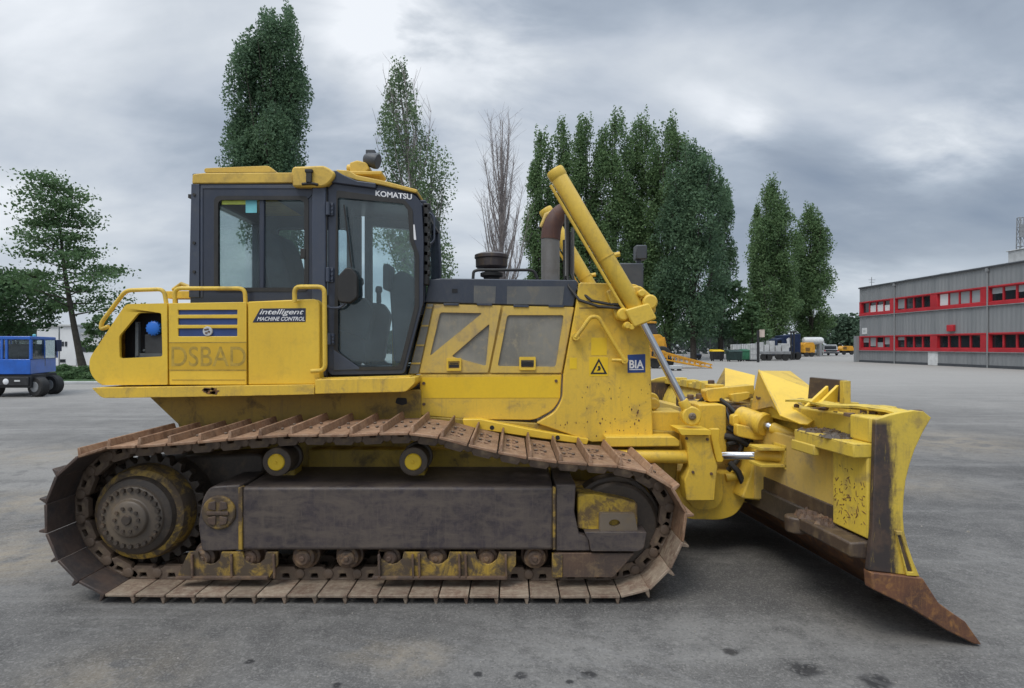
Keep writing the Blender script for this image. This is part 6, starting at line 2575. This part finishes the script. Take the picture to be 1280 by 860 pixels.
compressor(1004.5, 1019, 428, 446, 'orange wheeled compressor next to the dark truck')
compressor(1018, 1030, 428.5, 444, 'orange wheeled compressor half behind the first, next to the grey car')
Y = 92
wt = thing('storage_tank', (X_(1018, Y), Y, 0), 'white horizontal storage tank above the orange compressors', 'tank')
m = MB()
m.lathe((X_(1003, Y), Y, Z_(426, Y)), (1, 0, 0), [(0, .2), (.15, .5), (.4, .6), (X_(1029, Y) - X_(1003, Y) - .4, .6), (X_(1029, Y) - X_(1003, Y) - .15, .5), (X_(1029, Y) - X_(1003, Y), .2)], 24)
m.build('shell', 'white_paint', wt)
m = MB()
for px in (1008, 1024):
    m.box(X_(px, Y) - .2, X_(px, Y) + .2, Y - .5, Y + .5, 0, Z_(430, Y))
m.build('support', 'grey_metal', wt)
# pale car facing the camera
Y = gd(444.5)
car = thing('parked_car', (X_(1039, Y), Y, 0), 'pale car with dark rear end parked beyond the orange compressors', 'car')
xc = X_(1039.3, Y)
hw = X_(1049.5, Y) - xc


def ring_(w, h0, h1, y):
    return [(xc - w, y, h0), (xc + w, y, h0), (xc + w * 1.0, y, (h0 + h1) / 2), (xc + w * .82, y, h1), (xc - w * .82, y, h1), (xc - w, y, (h0 + h1) / 2)]


m = MB()
m.loft(ring_(hw, .35, 1.05, Y), ring_(hw, .35, 1.05, Y + 4.4))
m.loft(ring_(hw * .92, .95, 1.95, Y + .35), ring_(hw * .88, .95, 1.80, Y + 2.9))
m.build('body', 'car_white', car, .08, seg=3)
m = MB()
m.box(xc - hw * .72, xc + hw * .72, Y + .30, Y + .36, 1.1, 1.68)
m.build('rear_window', 'window_glass', car, .02)
m = MB()
m.box(xc - hw * .95, xc + hw * .95, Y - .06, Y + .02, .38, .62)
m.build('bumper', 'dark_grey_plate', car, .03)
m = MB()
m.box(xc - hw * .7, xc + hw * .7, Y - .03, Y + .01, .70, 1.0)
m.build('tailgate', 'chassis_black', car, .02)
for sx in (-1, 1):
    m = MB()
    m.box(xc + sx * hw * .80 - .12, xc + sx * hw * .80 + .12, Y - .02, Y + .03, .75, 1.0)
    m.build('tail_light', 'red_trim', car, .01)
    for yy in (Y + .8, Y + 3.5):
        m = MB()
        wheel(m, (xc + sx * (hw - .1), yy, .33), (1, 0, 0), .33, .22)
        m.build('wheel', 'tyre', car)
compressor(1052, 1068, 432.5, 443.5, 'low orange machine parked by the grey annex, right of the car')

# mesh fence behind the clutter
fe = thing('mesh_fence', (X_(890, 78), 78, 0), 'grey wire mesh fence behind the bins', 'fence')
xa, xb = X_(820, 78), X_(972, 78)
n = 9
for k in range(n + 1):
    x = xa + (xb - xa) * k / n
    m = MB()
    m.tube([(x, 78, 0), (x, 78, 3.0)], .06, 6)
    m.build('post', 'grey_metal', fe)
    if k < n:
        m = MB()
        m.box(x + .08, xa + (xb - xa) * (k + 1) / n - .08, 77.99, 78.01, .1, 2.9)
        m.build('mesh_panel', 'fence_mesh', fe)

# grit and small stones scattered over the asphalt
m = MB()
rr = random.Random(31)
for i in range(420):
    if i < 260:
        x, y = rr.uniform(-4.5, 5), rr.uniform(-1.9, 2.5)
    else:
        x, y = rr.uniform(-9, 12), rr.uniform(2.5, 14)
    if -3.4 < x < 2.9 and -.1 < y < 3.4:
        continue
    s_ = rr.uniform(.0025, .007) * (1.9 if rr.random() < .06 else 1)
    pts = [(x + s_ * math.cos(a) * rr.uniform(.7, 1.3), y + s_ * math.sin(a) * rr.uniform(.7, 1.3), .001) for a in (0, 1.2, 2.5, 3.7, 5.0)]
    m.loft([(x + (a - x) * .6, y + (b - y) * .6, s_ * .9) for a, b, q in pts], pts)
tag(m.build('grit', 'grit_stone'), 'scattered grit on the asphalt', None, None, 'stuff')
